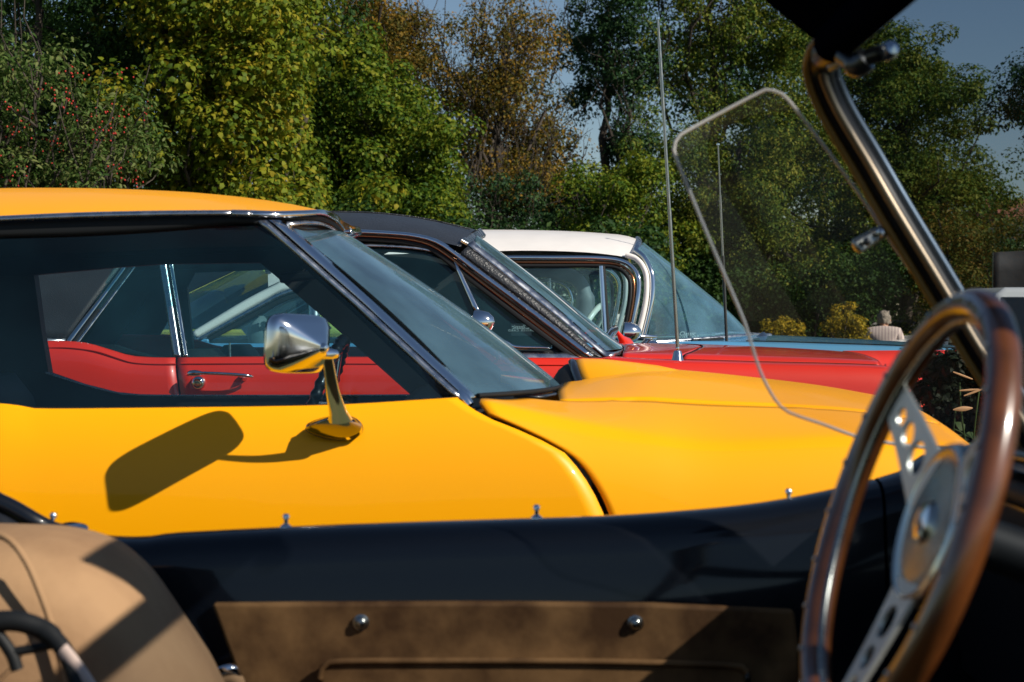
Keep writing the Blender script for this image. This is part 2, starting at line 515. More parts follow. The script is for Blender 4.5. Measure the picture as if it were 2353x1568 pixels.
def mirrored(o, Yc, name=None, parent=None):
    """the same part on the car's other side"""
    me = o.data.copy()
    n = len(me.vertices)
    co = np.empty(n * 3); me.vertices.foreach_get('co', co)
    co = co.reshape(-1, 3); co[:, 1] = 2 * Yc - co[:, 1]
    me.vertices.foreach_set('co', co.ravel()); me.flip_normals(); me.update()
    c = o.copy(); c.data = me
    if name: c.name = name
    C.objects.link(c); c.parent = parent or o.parent
    c.matrix_parent_inverse = o.matrix_parent_inverse.copy()
    return c

def pprism(name, pts, Y, depth, mat, parent, bevel=0.0):
    return prism(name, [P(x, y, Y) for x, y in pts], (0, depth, 0), mat, parent, bevel=bevel, smooth=False)

def steering_ring(name, c, R, r, tilt, mat, parent, yaw=0.0, n=64, lumps=0):
    nrm = Vector((-math.cos(tilt) * math.cos(yaw), -math.cos(tilt) * math.sin(yaw), math.sin(tilt)))
    a = nrm.cross(Vector((0, 0, 1))).normalized(); b = nrm.cross(a)
    pts, rr = [], []
    for k in range(n):
        t = 2 * math.pi * k / n
        pts.append(Vector(c) + a * (R * math.cos(t)) + b * (R * math.sin(t)))
        rr.append(r * (1 + (0.16 * math.cos(lumps * t) if lumps else 0)))
    return tube(name, pts, rr, mat, parent, n=12, closed=True), nrm, a, b

def seat_back(parent, x, y, z0, z1, w, mat, lean=0.18, t=0.14):
    rows = []
    for i in range(9):
        v = i / 8
        z = z0 + (z1 - z0) * v
        k = 1 - 0.25 * max(0, v - 0.6) / 0.4
        cx_ = x - lean * v * (z1 - z0)
        ring = []
        for j in range(20):
            a = 2 * math.pi * j / 20
            ca, sa = math.cos(a), math.sin(a)
            e = 0.55
            tt = t * (1 if v < 0.95 else 0.45)
            ring.append((cx_ + math.copysign(abs(ca) ** e, ca) * tt / 2, y + math.copysign(abs(sa) ** e, sa) * w / 2 * k * (1 if v < 0.95 else 0.85), z))
        rows.append(ring)
    o = grid('seat', rows, mat, parent, closed=True)
    me = o.data
    bm_ = bmesh.new(); bm_.from_mesh(me)
    bm_.verts.ensure_lookup_table()
    bm_.faces.new([bm_.verts[8 * 20 + j] for j in range(20)])
    bm_.to_mesh(me); bm_.free()
    return o

# ================================================================== the yellow coupe
def yellow_coupe():
    YC = 4.5
    root = thing('yellow_coupe', 'bright yellow coupe with chrome door mirror and raised bonnet scoop, nearest of the row', 'car', (-0.8, YC, 0), 'classic cars parked side by side')
    Y, CH, BK = M['yellow'], M['chrome'], M['black']
    wheels = (0.62, -2.0)
    belt = sinterp([(-3.1, 0.86), (-2.4, 0.91), (-1.6, 0.915), (-1.107, 0.899), (-1.04, 0.8885), (-0.76, 0.890), (-0.394, 0.896), (-0.119, 0.912), (0.0, 0.915)])
    gap_pts = [P(1058, 919, 3.66), P(1100, 947, 3.64), P(1131, 964, 3.63), P(1180, 983, 3.62), P(1222, 1001, 3.61), P(1262, 1020, 3.6), P(1301, 1040, 3.6), P(1340, 1085, 3.59), P(1370, 1132, 3.59), P(1395, 1187, 3.585), P(1415, 1260, 3.585), P(1425, 1400, 3.585), P(1425, 1600, 3.6)]
    gc = crom(gap_pts, 120)
    gx = lambda z: float(np.interp(-z, -gc[:, 2], gc[:, 0]))
    door = side_panel('door', Y, root, 3.66, belt, -1.32, lambda z: gx(z) - 0.006, wheels, 0.075, 0.25, YC)
    rear = side_panel('rear_quarter', Y, root, 3.66, belt, -3.1, -1.327, wheels, 0.075, 0.25, YC)
    crest = sinterp([(-0.14, 0.893), (-0.1, 0.890), (0.0, 0.869), (0.13, 0.840), (0.30, 0.812), (0.45, 0.797), (0.75, 0.806), (0.92, 0.792), (1.0, 0.78)])
    cen = sinterp([(-0.14, 0.905), (0.1, 0.912), (0.25, 0.938), (0.4, 0.946), (0.76, 0.9095), (0.96, 0.877), (1.0, 0.868)])
    cache = {}
    def section(X):
        key = math.floor(X * 100)
        if key not in cache: cache[key] = section_raw(key / 100.0)
        if key + 1 not in cache: cache[key + 1] = section_raw((key + 1) / 100.0)
        t = X * 100 - key
        return cache[key] * (1 - t) + cache[key + 1] * t
    def section_raw(X):
        zc, ce = crest(X), cen(X)
        zb = arch(X, wheels)
        side = lambda d: (3.66 - 0.075 * (1 - math.exp(-d / 0.10)) + 0.25 * max(0, d - 0.25) ** 2, zc - d)
        D0 = max(0.05, zc - zb)
        low = np.array([side(D0 * (1 - k / 80) ** 1.5) for k in range(80)])
        base = zc + 0.022
        D = ce - base
        top = crom([side(0.03), side(0.0), (3.70, base), (3.82, base + 0.27 * D), (3.95, base + 0.50 * D), (4.1, base + 0.72 * D), (4.28, base + 0.92 * D), (4.5, ce)], 100)
        c = np.vstack([low, crom(top[np.argmax(top[:, 1] >= zc):], 80)])
        return c
    YH = 3.95
    def part_rows(lo, hi, n, xstart, xend, nx=44):
        rows = [[None] * nx for _ in range(n)]
        def at(X, i):
            c = section(X)
            NL = 28
            if lo < 0 and i < NL:
                q = 79.0 * i / (NL - 1)
                return np.interp(q, range(80), c[:80, 0]), np.interp(q, range(80), c[:80, 1])
            if lo < 0:
                k = c[80:][c[80:, 0] <= hi]
                d = np.r_[0, np.cumsum(np.linalg.norm(np.diff(k, axis=0), axis=1))]
                q = d[-1] * (i - NL + 1) / (n - NL)
                return np.interp(q, d, k[:, 0]), np.interp(q, d, k[:, 1])
            k = c[80:][(c[80:, 0] >= lo) & (c[80:, 0] <= hi)]
            d = np.r_[0, np.cumsum(np.linalg.norm(np.diff(k, axis=0), axis=1))]
            q = d[-1] * i / (n - 1)
            return np.interp(q, d, k[:, 0]), np.interp(q, d, k[:, 1])
        starts = []
        for i in range(n):
            X0 = 0.3
            for X_ in np.linspace(-0.14, 0.30, 90):
                if X_ >= xstart(*at(X_, i)) - 1e-6:
                    X0 = X_; break
            starts.append(X0)
        st_ = np.array(starts)
        for _ in range(3):
            st_[1:-1] = (st_[:-2] + st_[1:-1] * 2 + st_[2:]) / 4
        for i in range(n):
            X0 = st_[i]
            for j in range(nx):
                u = j / (nx - 1)
                X = xend * u + X0 * (1 - u)
                yy, zz = at(X, i)
                rows[i][j] = (X, yy, zz)
        return rows
    cowl = lambda yy: -0.095 + 0.225 * (1 - ((YC - min(yy, YC)) / 0.84) ** 2)
    xs_f = lambda yy, zz: gx(zz) + 0.005 if (yy < 3.665 and zz < 0.915) else cowl(yy)
    fender = grid('front_wing', part_rows(-1, YH - 0.003, 46, xs_f, 1.0), Y, root, solid=0.01, )
    hood_n = part_rows(YH + 0.003, 4.5, 16, lambda yy, zz: max(cowl(yy), 0.10) + 0.012, 1.0)
    hood_f = [[(p[0], 2 * YC - p[1], p[2]) for p in r] for r in hood_n[::-1]][1:]
    hood = grid('bonnet', hood_n + hood_f, Y, root, solid=0.008)
    # liner under the shut lines
    liner = []
    for yy_off in (-0.03, 0.03):
        liner.append([(X, YH + yy_off, float(np.interp(YH + yy_off, section(X)[80:, 0], section(X)[80:, 1])) - 0.02) for X in np.linspace(0.14, 0.98, 30)])
    l1 = grid('gap_liner', liner, M['gap'], root)
    gl = []
    for off in (-0.03, 0.03):
        gl.append([(p[0] + off * 0.45, p[1] + 0.022, p[2] - 0.012) for p in gc[:110]])
    grid('gap_liner', gl, M['gap'], root)
    # nose
    cN = section(1.0)
    cN = cN[cN[:, 1] > 0.35]
    half = cN[np.linspace(0, len(cN) - 1, 40).astype(int)]
    prof = np.vstack([half, [(2 * YC - a, b) for a, b in half[::-1][1:]]])
    rows = []
    for k in range(10):
        t = k / 9
        rows.append([(1.006 + 0.10 * math.sin(t * 1.5) * (1 - 0.4 * ((p[0] - YC) / 0.92) ** 2), YC + (p[0] - YC) * (1 - 0.03 * t), p[1] * (1 - t) + (0.30 + 0.35 * (p[1] - 0.35)) * t) for p in prof])
    grid('nose', rows, Y, root, solid=0.01)
    tube('bumper', [(1.14 - 0.10 * ((y - YC) / 0.9) ** 2, y, 0.42) for y in np.linspace(3.66, 5.34, 24)], 0.055, CH, root, flat=0.6)
    mirrored(fender, YC)
    low_belt = lambda X: belt(X) - 0.068
    side_panel('door', Y, root, 3.66, low_belt, -1.32, lambda z: gx(z) - 0.006, wheels, 0.075, 0.25, YC, far=True)
    side_panel('rear_quarter', Y, root, 3.66, low_belt, -3.1, -1.327, wheels, 0.075, 0.25, YC, far=True)
    # bonnet scoop facing the windscreen
    rows = []
    for X, w, h, base in ((0.165, 0.215, 0.054, 0.913), (0.19, 0.225, 0.050, 0.921), (0.25, 0.225, 0.033, 0.936), (0.32, 0.22, 0.018, 0.943), (0.39, 0.17, 0.008, 0.944), (0.44, 0.12, 0.0, 0.941)):
        r = []
        for k in range(29):
            q = -1 + 2 * k / 28
            g = (0.5 + 0.5 * math.cos(math.pi * min(1, abs(q)))) ** 0.75
            yy = 4.50 + q * w
            r.append((X + 0.03 * q * q, yy, base - 0.016 + (h + 0.016) * g))
        rows.append(r)
    sc = grid('scoop', rows, Y, root, solid=0.006, offset=-1)
    dome = []
    for dx, k in ((-0.060, 0.05), (-0.052, 0.45), (-0.040, 0.72), (-0.022, 0.92), (0.004, 1.0)):
        dome.append([(p[0] + dx, 4.5 + (p[1] - 4.5) * (0.80 + 0.18 * k), 0.897 + (p[2] - 0.897) * k) for p in rows[0]])
    grid('scoop_vent', dome, BK, sc)
    lip = [(p[0] - 0.004, p[1], p[2] - 0.002) for p in rows[0]]
    tube('scoop_lip', lip[2:-2], 0.012, M['black_car'], sc, n=10)
    inner = [[(p[0] + 0.012, p[1], p[2] - 0.006) for p in rows[0]], [(p[0] + 0.012, p[1], 0.88) for p in rows[0]]]
    grid('scoop_mouth', inner, M['gap'], sc)
    # a dark cowl grille between windscreen and bonnet
    cw = [[(cowl(y) + dx, y, cen(0.1) - 0.012) for y in np.linspace(3.98, 5.02, 26)] for dx in (-0.04, 0.03)]
    grid('cowl_grille', cw, M['black_car'], root, solid=0.004)
    # windscreen
    nt, nb = P(654, 512, 3.90), P(1094, 913, 3.74)
    ct, cb = P(784, 529, 4.5), P(1291, 884, 4.5)
    rows = []
    for i in range(33):
        s = -1 + 2 * i / 32
        k = 1 - abs(s) ** 2.2
        r = []
        for j in range(20):
            t = j / 19
            A = nt.lerp(nb, t); B = ct.lerp(cb, t)
            X = A.x + (B.x - A.x) * k + 0.02 * math.sin(math.pi * t)
            Z = A.z + (B.z - A.z) * k
            r.append((X, YC + s * (YC - A.y), Z))
        rows.append(r)
    grid('windscreen', rows, M['glass_ws'], root)
    seal = [(p[-1][0] + 0.004, p[-1][1], p[-1][2] + 0.003) for p in rows]
    tube('windscreen_seal', seal, 0.006, BK, root)
    # roof, headliner
    drip = sinterp([(-3.0, 1.03), (-2.5, 1.16), (-1.9, 1.26), (-1.45, 1.302), (-1.171, 1.314), (-0.985, 1.324), (-0.799, 1.3285), (-0.64, 1.329), (-0.574, 1.3265), (-0.44, 1.318)])
    crown = sinterp([(-3.0, 1.10), (-2.5, 1.26), (-1.9, 1.375), (-1.5, 1.416), (-1.305, 1.424), (-1.083, 1.4235), (-0.861, 1.4145), (-0.728, 1.403), (-0.639, 1.392), (-0.55, 1.377), (-0.484, 1.361), (-0.45, 1.345), (-0.42, 1.325)])
    xf = lambda s: -0.430 - 0.145 * abs(s) ** 3
    roof = roof_panel('roof', Y, root, 3.86, YC, drip, crown, xf, lambda s: -3.0 + 0.2 * abs(s), solid=0.0)
    roof_panel('headliner', M['headliner'], root, 3.90, YC, drip, crown, lambda s: xf(s) - 0.03, lambda s: -2.8, drop=0.03)
    # chrome drip rail, then the header trim round the windscreen top
    rail = strip('drip_rail', [(-150, 505, 3.84), (0, 498, 3.84), (187, 490, 3.84), (374, 486, 3.84), (536, 485, 3.84)], [(-150, 516, 3.83), (0, 508, 3.83), (187, 501, 3.83), (374, 496, 3.83), (536, 494, 3.83)], M['chrome_dull'], root, bulge=0.008)
    strip('rail_cap', [(534, 484, 3.835), (576, 485, 3.835)], [(534, 496, 3.825), (576, 497, 3.825)], M['chrome_dull'], root, bulge=0.008, n=6)
    head = strip('header_trim', [(576, 485, 3.84), (635, 487, 3.86), (700, 485, 3.92), (742, 484, 4.02), (772, 494, 4.2), (788, 512, 4.42)], [(576, 497, 3.83), (635, 499, 3.85), (700, 496, 3.91), (742, 494, 4.0), (775, 510, 4.18), (793, 530, 4.42)], CH, root, bulge=0.008)
    strip('header_seal', [(590, 499, 3.85), (640, 501, 3.87), (700, 499, 3.93), (740, 499, 4.02), (773, 514, 4.2), (790, 533, 4.42)], [(590, 508, 3.86), (640, 507, 3.88), (700, 506, 3.94), (735, 507, 4.03), (765, 518, 4.2), (785, 535, 4.42)], BK, root, bulge=0.002)
    inner_trim = strip('screen_top_trim', [(652, 511, 3.88), (700, 508, 3.93), (735, 511, 4.02), (762, 521, 4.2), (782, 534, 4.42)], [(668, 520, 3.88), (705, 515, 3.93), (735, 517, 4.02), (760, 526, 4.2), (780, 538, 4.42)], M['chrome_dull'], root, bulge=0.004)
    # door frame and glass
    frame = strip('window_frame', [(-150, 514, 3.85), (0, 507, 3.85), (187, 500, 3.85), (374, 495, 3.85), (536, 493, 3.85), (600, 500, 3.85)], [(-150, 552, 3.845), (0, 546, 3.845), (187, 541, 3.845), (374, 530, 3.845), (536, 515, 3.845), (605, 515, 3.845)], BK, root, bulge=0.004)
    ga = [(-150, 545, 3.85), (200, 535, 3.85), (450, 520, 3.85), (600, 512, 3.85)]
    gb = [(-150, 938, 3.70), (300, 945, 3.70), (700, 941, 3.70), (1052, 920, 3.70)]
    a, b = pc(ga, 30), pc(gb, 30)
    grid('side_glass', [a * (1 - t) + b * t + np.array([0, -0.02 * 4 * t * (1 - t), 0]) for t in np.linspace(0, 1, 10)], M['glass_y'], root)
    strip('belt_seal', [(-150, 924, 3.668), (0, 926, 3.668), (75, 937, 3.668), (374, 935.5, 3.668), (759, 929.5, 3.668), (1045, 914, 3.668)], [(-150, 930, 3.66), (0, 932, 3.66), (75, 943, 3.66), (374, 941, 3.66), (759, 935, 3.66), (1055, 919, 3.66)], BK, root, bulge=0.003)
    p0 = strip('pillar_seal', [(572, 500, 3.86), (800, 706, 3.80), (1025, 920, 3.70)], [(592, 503, 3.85), (820, 706, 3.79), (1050, 919, 3.69)], BK, root, bulge=0.002, smooth=False)
    p1 = strip('pillar_trim', [(590, 508, 3.85), (820, 710, 3.79), (1046, 917, 3.69)], [(612, 508, 3.845), (842, 710, 3.785), (1066, 916, 3.685)], M['chrome_dull'], root, bulge=0.010, smooth=False)
    p2 = strip('pillar_gap', [(610, 507, 3.855), (840, 709, 3.795), (1064, 916, 3.695)], [(622, 507, 3.86), (850, 709, 3.80), (1074, 916, 3.70)], BK, root, bulge=0.0, smooth=False)
    p3 = strip('screen_trim', [(618, 506, 3.852), (847, 708, 3.792), (1071, 916, 3.692)], [(655, 510, 3.88), (883, 711, 3.83), (1097, 913, 3.73)], CH, root, bulge=0.012, smooth=False)
    lathe('pillar_clip', [(0.0, 0.022), (0.012, 0.02), (0.016, 0.0), (0.012, -0.02)], P(1066, 918, 3.69), (0.6, -0.3, -0.7), CH, root, n=14)
    for o in (rail, head, p1, p3, frame): mirrored(o, YC)
    # cabin
    I = M['interior']
    YF = 5.18
    pprism('far_door_trim', [(-300, 858), (60, 850), (112, 858), (187, 884), (262, 903), (336, 910), (616, 911), (945, 909), (1120, 911), (1120, 1290), (-300, 1290)], YF, 0.05, I, root)
    ptube('trim_strip', [(105, 857, YF - 0.01), (187, 883, YF - 0.01), (262, 902, YF - 0.01), (336, 909, YF - 0.01), (616, 910, YF - 0.01), (945, 909, YF - 0.01)], 0.0035, M['chrome_dull'], root)
    pprism('far_quarter_trim', [(-300, 600), (60, 600), (78, 632), (95, 760), (112, 858), (112, 868), (-300, 868)], YF + 0.01, 0.05, I, root)
    pprism('far_header', [(-300, 560), (700, 560), (640, 604), (598, 604), (374, 607), (262, 615), (78, 632), (-300, 644)], YF - 0.02, 0.05, M['headliner'], root)
    pprism('far_pillar', [(598, 604), (640, 560), (740, 530), (800, 560), (980, 705), (1150, 850), (1150, 909), (945, 909), (800, 780)], 5.06, 0.05, I, root)
    box('floor_pan', (-2.4, 3.68, 0.24), (0.3, 5.32, 0.30), I, root)
    box('dashboard', (-0.30, 3.78, 0.62), (0.02, 5.2, 0.885), I, root, bevel=0.05)
    prism('parcel_shelf', [(-2.7, 3.75, 0.86), (-1.9, 3.75, 0.86), (-1.9, 5.25, 0.86), (-2.7, 5.25, 0.86)], (0, 0, 0.03), I, root)
    seat_back(root, -1.33, 4.12, 0.35, 0.92, 0.5, I)
    seat_back(root, -1.40, 4.88, 0.35, 0.92, 0.5, I)
    pprism('near_door_trim', [(-200, 955), (1040, 945), (1040, 1350), (-200, 1350)], 3.72, 0.03, I, root)
    sw, nrm, a_, b_ = steering_ring('steering_wheel', P(735, 925, 4.86), 0.19, 0.016, 0.36, M['black_car'], root, lumps=36, n=144)
    ctr = P(735, 925, 4.86)
    for an in (0.0, math.pi, -math.pi / 2):
        d = a_ * math.cos(an) + b_ * math.sin(an)
        tube('spoke', [ctr - nrm * 0.04, ctr + d * 0.185], 0.014, CH, sw, n=10, flat=0.3)
    tube('steering_column', [ctr - nrm * 0.02, ctr - nrm * 0.45], 0.03, I, sw)
    # inner mirror behind the screen
    m_ = prism('rear_view_mirror', [P(640, 628, 4.45), P(735, 620, 4.45), P(737, 640, 4.45), P(642, 652, 4.45)], (0, 0.02, 0), BK, root, bevel=0.008)
    tube('mirror_stalk', [P(700, 628, 4.46), P(745, 585, 4.48)], 0.006, CH, m_)
    # door mirror
    c0 = P(683, 790, 3.44)
    e = Vector((-0.54, -0.84, 0)).normalized(); bn = Vector((0.84, -0.54, -0.04)).normalized(); up = Vector((0.05, 0, 1)).normalized()
    rows = []
    HW, HH = 0.088, 0.0605
    for dpt, k, off in ((-0.012, 0.90, 0), (-0.014, 0.97, 0), (-0.006, 1.0, 0), (0.008, 1.0, 0), (0.016, 0.95, 0.03), (0.030, 0.72, 0.15), (0.046, 0.42, 0.32), (0.060, 0.16, 0.46), (0.063, 0.07, 0.5)):
        r = []
        for j in range(56):
            an = 2 * math.pi * j / 56
            ca, sa = math.cos(an), math.sin(an)
            ex = 0.40
            px = math.copysign(abs(ca) ** ex, ca) * HW * k
            pz = math.copysign(abs(sa) ** ex, sa) * HH * k * (1 + 0.10 * math.copysign(1, sa) * (px / HW) * 0.6)
            r.append(c0 + bn * dpt + e * (px) + up * (pz) + bn * 0.0 + (-e) * (off * 0.02) + up * (-off * 0.012))
        rows.append(r)
    mr = bpy.data.objects.new('door_mirror', None)
    mr.location = P(770, 985, 3.59); C.objects.link(mr); mr.parent = root; mr.matrix_parent_inverse = Matrix.Translation(-root.location)
    mr['label'] = 'chrome mirror on a tapered stalk'
    def sub(o):
        o.parent = mr; o.matrix_parent_inverse = Matrix.Translation(-mr.location); return o
    sub(grid('mirror_shell', rows, CH, None, closed=True))
    f_ = [c0 - bn * 0.012 + e * (q * HW * 0.9) + up * (w * HH * 0.9) for q, w in ((-1, -0.8), (-0.8, -1), (0.8, -1), (1, -0.8), (1, 0.8), (0.8, 1), (-0.8, 1), (-1, 0.8))]
    sub(mesh('mirror_glass', f_, [tuple(range(8))], M['chrome'], None, smooth=False))
    apex = c0 + bn * 0.058 + (-e) * 0.009 + up * (-0.006)
    sub(lathe('pivot', [(0.0, 0.014), (0.007, 0.012), (0.011, 0.004), (0.011, -0.008)], apex, bn, CH, None, n=16))
    arm_end = P(772, 814, 3.47)
    sub(tube('arm', [apex + bn * 0.002, P(735, 814, 3.44), P(755, 814, 3.455), arm_end], [0.006, 0.011, 0.012, 0.009], CH, None, n=16))
    st = crom([P(753, 822, 3.455), P(757, 850, 3.47), P(765, 900, 3.50), P(775, 940, 3.53), P(782, 966, 3.555)], 20)
    sub(tube('stalk', st, list(np.interp(np.linspace(0, 1, 20), [0, 0.5, 0.85, 1], [0.0105, 0.0145, 0.0195, 0.026])), CH, None, n=18, flat=0.42, up=(1, 0, 0)))
    bc = P(768, 980, 3.60)
    rows = []
    for k, h, dz in ((1.06, -0.012, 0), (1.06, 0.004, 0), (1.0, 0.008, 0), (0.93, 0.014, 0.003), (0.72, 0.028, 0.008), (0.5, 0.042, 0.014), (0.3, 0.05, 0.018)):
        r = []
        for j in range(40):
            an = 2 * math.pi * j / 40
            ca, sa = math.cos(an), math.sin(an)
            px = ca * 0.056 * k; pz = sa * 0.022 * k * (1 + 0.3 * ca)
            r.append(bc + Vector((px + 0.012 * (1 - k), -h, pz + 0.2 * px * 0 + dz)))
        rows.append(r)
    sub(grid('mirror_foot', rows[1:], M['dark_reflection_chrome'], None, closed=True))
    r2 = [[Vector(p) * 1 + Vector((0, 0.004, -0.003)) for p in q] for q in (rows[0], rows[1])]
    g2 = [[bc + (p - bc) * 1.03 + Vector((0, 0.0, -0.0025)) for p in q] for q in r2]
    sub(grid('foot_gasket', g2, BK, None, closed=True))
    for wx in wheels:
        wheel(root, wx, 3.74, -1); wheel(root, wx, 5.26, 1)
    return root
yellow_coupe()

# ================================================================== the red coupe with the vinyl roof
def red_coupe():
    YC = 7.15
    root = thing('red_coupe', 'red coupe with grained black vinyl roof and tall chrome aerial on its wing', 'car', (-0.6, YC, 0), 'classic cars parked side by side')
    R, CH, CD, BK, VY = M['red'], M['chrome'], M['chrome_dull'], M['black'], M['vinyl']
    wheels = (1.0, -2.1)
    RN = 1.40
    YN = 6.24
    W = lambda x, y, Y=YN: (P(x, y, Y).x, P(x, y, Y).z)
    belt = sinterp([(-3.4, 0.95), (-2.4, 0.985), W(95, 786), W(158, 787), W(195, 790), W(220, 796), W(265, 810), W(300, 820), W(340, 823.5), W(405, 824.5), W(618, 822.5), W(900, 823.5), W(1218, 825), W(1377, 826), W(1500, 833), (0.9, 0.903), (1.4, 0.889), (1.6, 0.86)])
    gA = lambda z: W(406, 824)[0] + (0.93 - z) * 0.16
    gB = lambda z: W(1388, 828)[0] + (0.93 - z) * 0.05
    q = side_panel('rear_quarter', R, root, YN, belt, -3.4, lambda z: gA(z) - 0.004, wheels, 0.045, 0.3, YC, round_len=0.035, nx=60)
    d = side_panel('door', R, root, YN, belt, lambda z: gA(z) + 0.004, lambda z: gB(z) - 0.004, wheels, 0.045, 0.3, YC, round_len=0.035)
    w = side_panel('front_wing', R, root, YN, belt, lambda z: gB(z) + 0.004, RN, wheels, 0.045, 0.3, YC, round_len=0.035)
    for o in (q, d, w): mirrored(o, YC)
    for g in (gA, gB):
        grid('gap_liner', [[(g(z) + o_, YN + 0.012, z) for z in np.linspace(0.3, 0.92, 8)] for o_ in (-0.03, 0.03)], M['gap'], root)
    # swage line under the belt
    ptube('swage_line', [(100, 799, YN - 0.028), (158, 799, YN - 0.03), (220, 807, YN - 0.03), (265, 821, YN - 0.03), (300, 832, YN - 0.03), (340, 836, YN - 0.03), (404, 837, YN - 0.03)], 0.003, R, root, n=40)
    ptube('swage_line', [(416, 835.5, YN - 0.03), (618, 835, YN - 0.03), (900, 836, YN - 0.03), (1200, 838, YN - 0.03), (1384, 840, YN - 0.03)], 0.003, R, root, n=40)
    # bonnet with its raised centre, wing tops and cowl
    ctr = sinterp([(0.30, 0.972), (0.47, 0.968), (0.70, 0.966), (1.19, 0.947), (1.61, 0.9195), (2.2, 0.875)])
    xs_ = np.linspace(0.34, 2.2, 50)
    def wing_top(X, off): return belt(X)
    def top_row(Yv, zf, x0f):
        return [(x0f + (RN - x0f) * k / 49, Yv, zf(x0f + (RN - x0f) * k / 49)) for k in range(50)]
    wt = [top_row(YN, belt, 0.33), top_row(YN + 0.02, lambda X: belt(X) + 0.008, 0.335), top_row(YN + 0.10, lambda X: belt(X) + 0.011, 0.36), top_row(YN + 0.175, lambda X: belt(X) + 0.011, 0.40)]
    o = grid('wing_top', wt, R, root, solid=0.006, offset=-1); mirrored(o, YC)
    hx = lambda y: 0.80 - 0.16 * ((y - YC) / 0.75) ** 2     # rear edge of the bonnet lid
    YB = YN + 0.185
    st = lambda X, s: belt(X) + 0.011 + (0.020 if s > 0.02 else 0.0)
    ycs = [YB, YB + 0.01, YB + 0.03, YB + 0.06, YB + 0.14, YB + 0.28, YB + 0.45, YC]
    fr = [0.0, 0.18, 0.40, 0.48, 0.62, 0.84, 0.96, 1.0]
    def hood_rows(x0):
        rows = []
        for yv, f in list(zip(ycs, fr)) + [(2 * YC - yv, f) for yv, f in list(zip(ycs, fr))[::-1][1:]]:
            xa = x0(yv)
            rows.append([(xa + (RN - xa) * k / 49, yv, (belt(xa + (RN - xa) * k / 49) + 0.009) * (1 - f) + ctr(xa + (RN - xa) * k / 49) * f) for k in range(50)])
        return rows
    grid('bonnet', hood_rows(lambda yv: hx(yv)), R, root, solid=0.006, offset=-1)
    # cowl panel between screen and bonnet
    cr = []
    for yv, f in list(zip(ycs, fr)) + [(2 * YC - yv, f) for yv, f in list(zip(ycs, fr))[::-1][1:]]:
        x1 = hx(yv) - 0.007; x0 = 0.40 + 0.06 * (1 - ((yv - YC) / 0.9) ** 2)
        cr.append([(x0 + (x1 - x0) * k / 14, yv, (belt(x0 + (x1 - x0) * k / 14) + 0.010) * (1 - f) + ctr(x0 + (x1 - x0) * k / 14) * f - 0.002) for k in range(15)])
    grid('cowl_panel', cr, R, root, solid=0.006, offset=-1)
    lr = [(hx(y) - 0.003, y, (belt(hx(y)) + 0.01) * (1 - f) + ctr(hx(y)) * f - 0.004) for y, f in list(zip(ycs, fr)) + [(2 * YC - yv, f) for yv, f in list(zip(ycs, fr))[::-1][1:]]]
    tube('gap_liner', crom(lr, 50), 0.0045, M['gap'], root)
    tube('gap_liner', [(X, YB - 0.004, belt(X) + 0.008) for X in np.linspace(hx(YB), RN - 0.01, 30)], 0.004, M['gap'], root)
    pr = [(RN, y, (belt(RN) + 0.01) * (1 - f) + ctr(RN) * f) for y, f in zip(ycs, fr)]
    fp = [(RN, YN, belt(RN))] + pr + [(2.2, 2 * YC - p[1], p[2]) for p in pr[::-1][1:]] + [(RN, 2 * YC - YN, belt(RN))]
    grid('nose', [[(p[0] + dx, YC + (p[1] - YC) * 0.99, p[2] * (1 - t) + 0.3 * t) for p in fp] for dx, t in ((0, 0), (0.05, 0.1), (0.07, 0.5), (0.02, 1))], R, root, solid=0.01)
    # vinyl roof
    drip = sinterp([(-3.1, 1.0), (-2.6, 1.14), (-2.0, 1.31), (-1.6, 1.385), (-1.2, 1.412), (-0.638, 1.411), (-0.474, 1.403), (-0.37, 1.393), (-0.28, 1.371), (-0.20, 1.35), (-0.1, 1.33)])
    crown = sinterp([(-3.1, 1.05), (-2.6, 1.24), (-2.0, 1.42), (-1.5, 1.505), (-1.1, 1.522), (-0.771, 1.520), (-0.583, 1.517), (-0.435, 1.503), (-0.287, 1.478), (-0.162, 1.447), (-0.1, 1.43)])
    xf = lambda s: -0.140 - 0.055 * abs(s) ** 2
    roof_panel('vinyl_roof', VY, root, 6.42, YC, drip, crown, xf, lambda s: -3.1 + 0.1 * abs(s), power=2.6)
    roof_panel('headliner', M['headliner'], root, 6.46, YC, drip, crown, lambda s: xf(s) - 0.03, lambda s: -2.8, drop=0.03, power=2.6)
    seam = [(X, 6.80, drip(X) + (crown(X) - drip(X)) * (1 - ((YC - 6.80) / (YC - 6.42)) ** 2.6) + 0.002) for X in np.linspace(-2.2, -0.17, 40)]
    o = tube('roof_seam', seam, 0.003, VY, root); mirrored(o, YC)
    # rear vinyl pillar
    A = [(-120, 590, 6.43), (100, 600, 6.43), (200, 600, 6.43), (292, 596, 6.43)]; B = [(-160, 784, 6.30), (0, 782, 6.30), (80, 782, 6.30), (150, 784, 6.30)]
    o = strip('rear_pillar_vinyl', A, B, M['vinyl_fine'], root, bulge=0.015, across=9, solid=0.01); mirrored(o, YC)
    strip('rear_pillar_base_trim', [(-150, 777, 6.285), (152, 778, 6.285)], [(-150, 786, 6.275), (150, 787, 6.275)], CD, root, n=6)
    strip('rear_pillar_trim', [(287, 598, 6.42), (281, 613, 6.42), (146, 789, 6.285)], [(302, 598, 6.41), (291, 615, 6.41), (160, 790, 6.275)], CH, root, bulge=0.006, smooth=False)
    strip('rear_pillar_seal', [(302, 598, 6.42), (291, 615, 6.42), (162, 790, 6.285)], [(316, 598, 6.42), (305, 615, 6.42), (172, 790, 6.285)], BK, root, bulge=0.002, smooth=False)
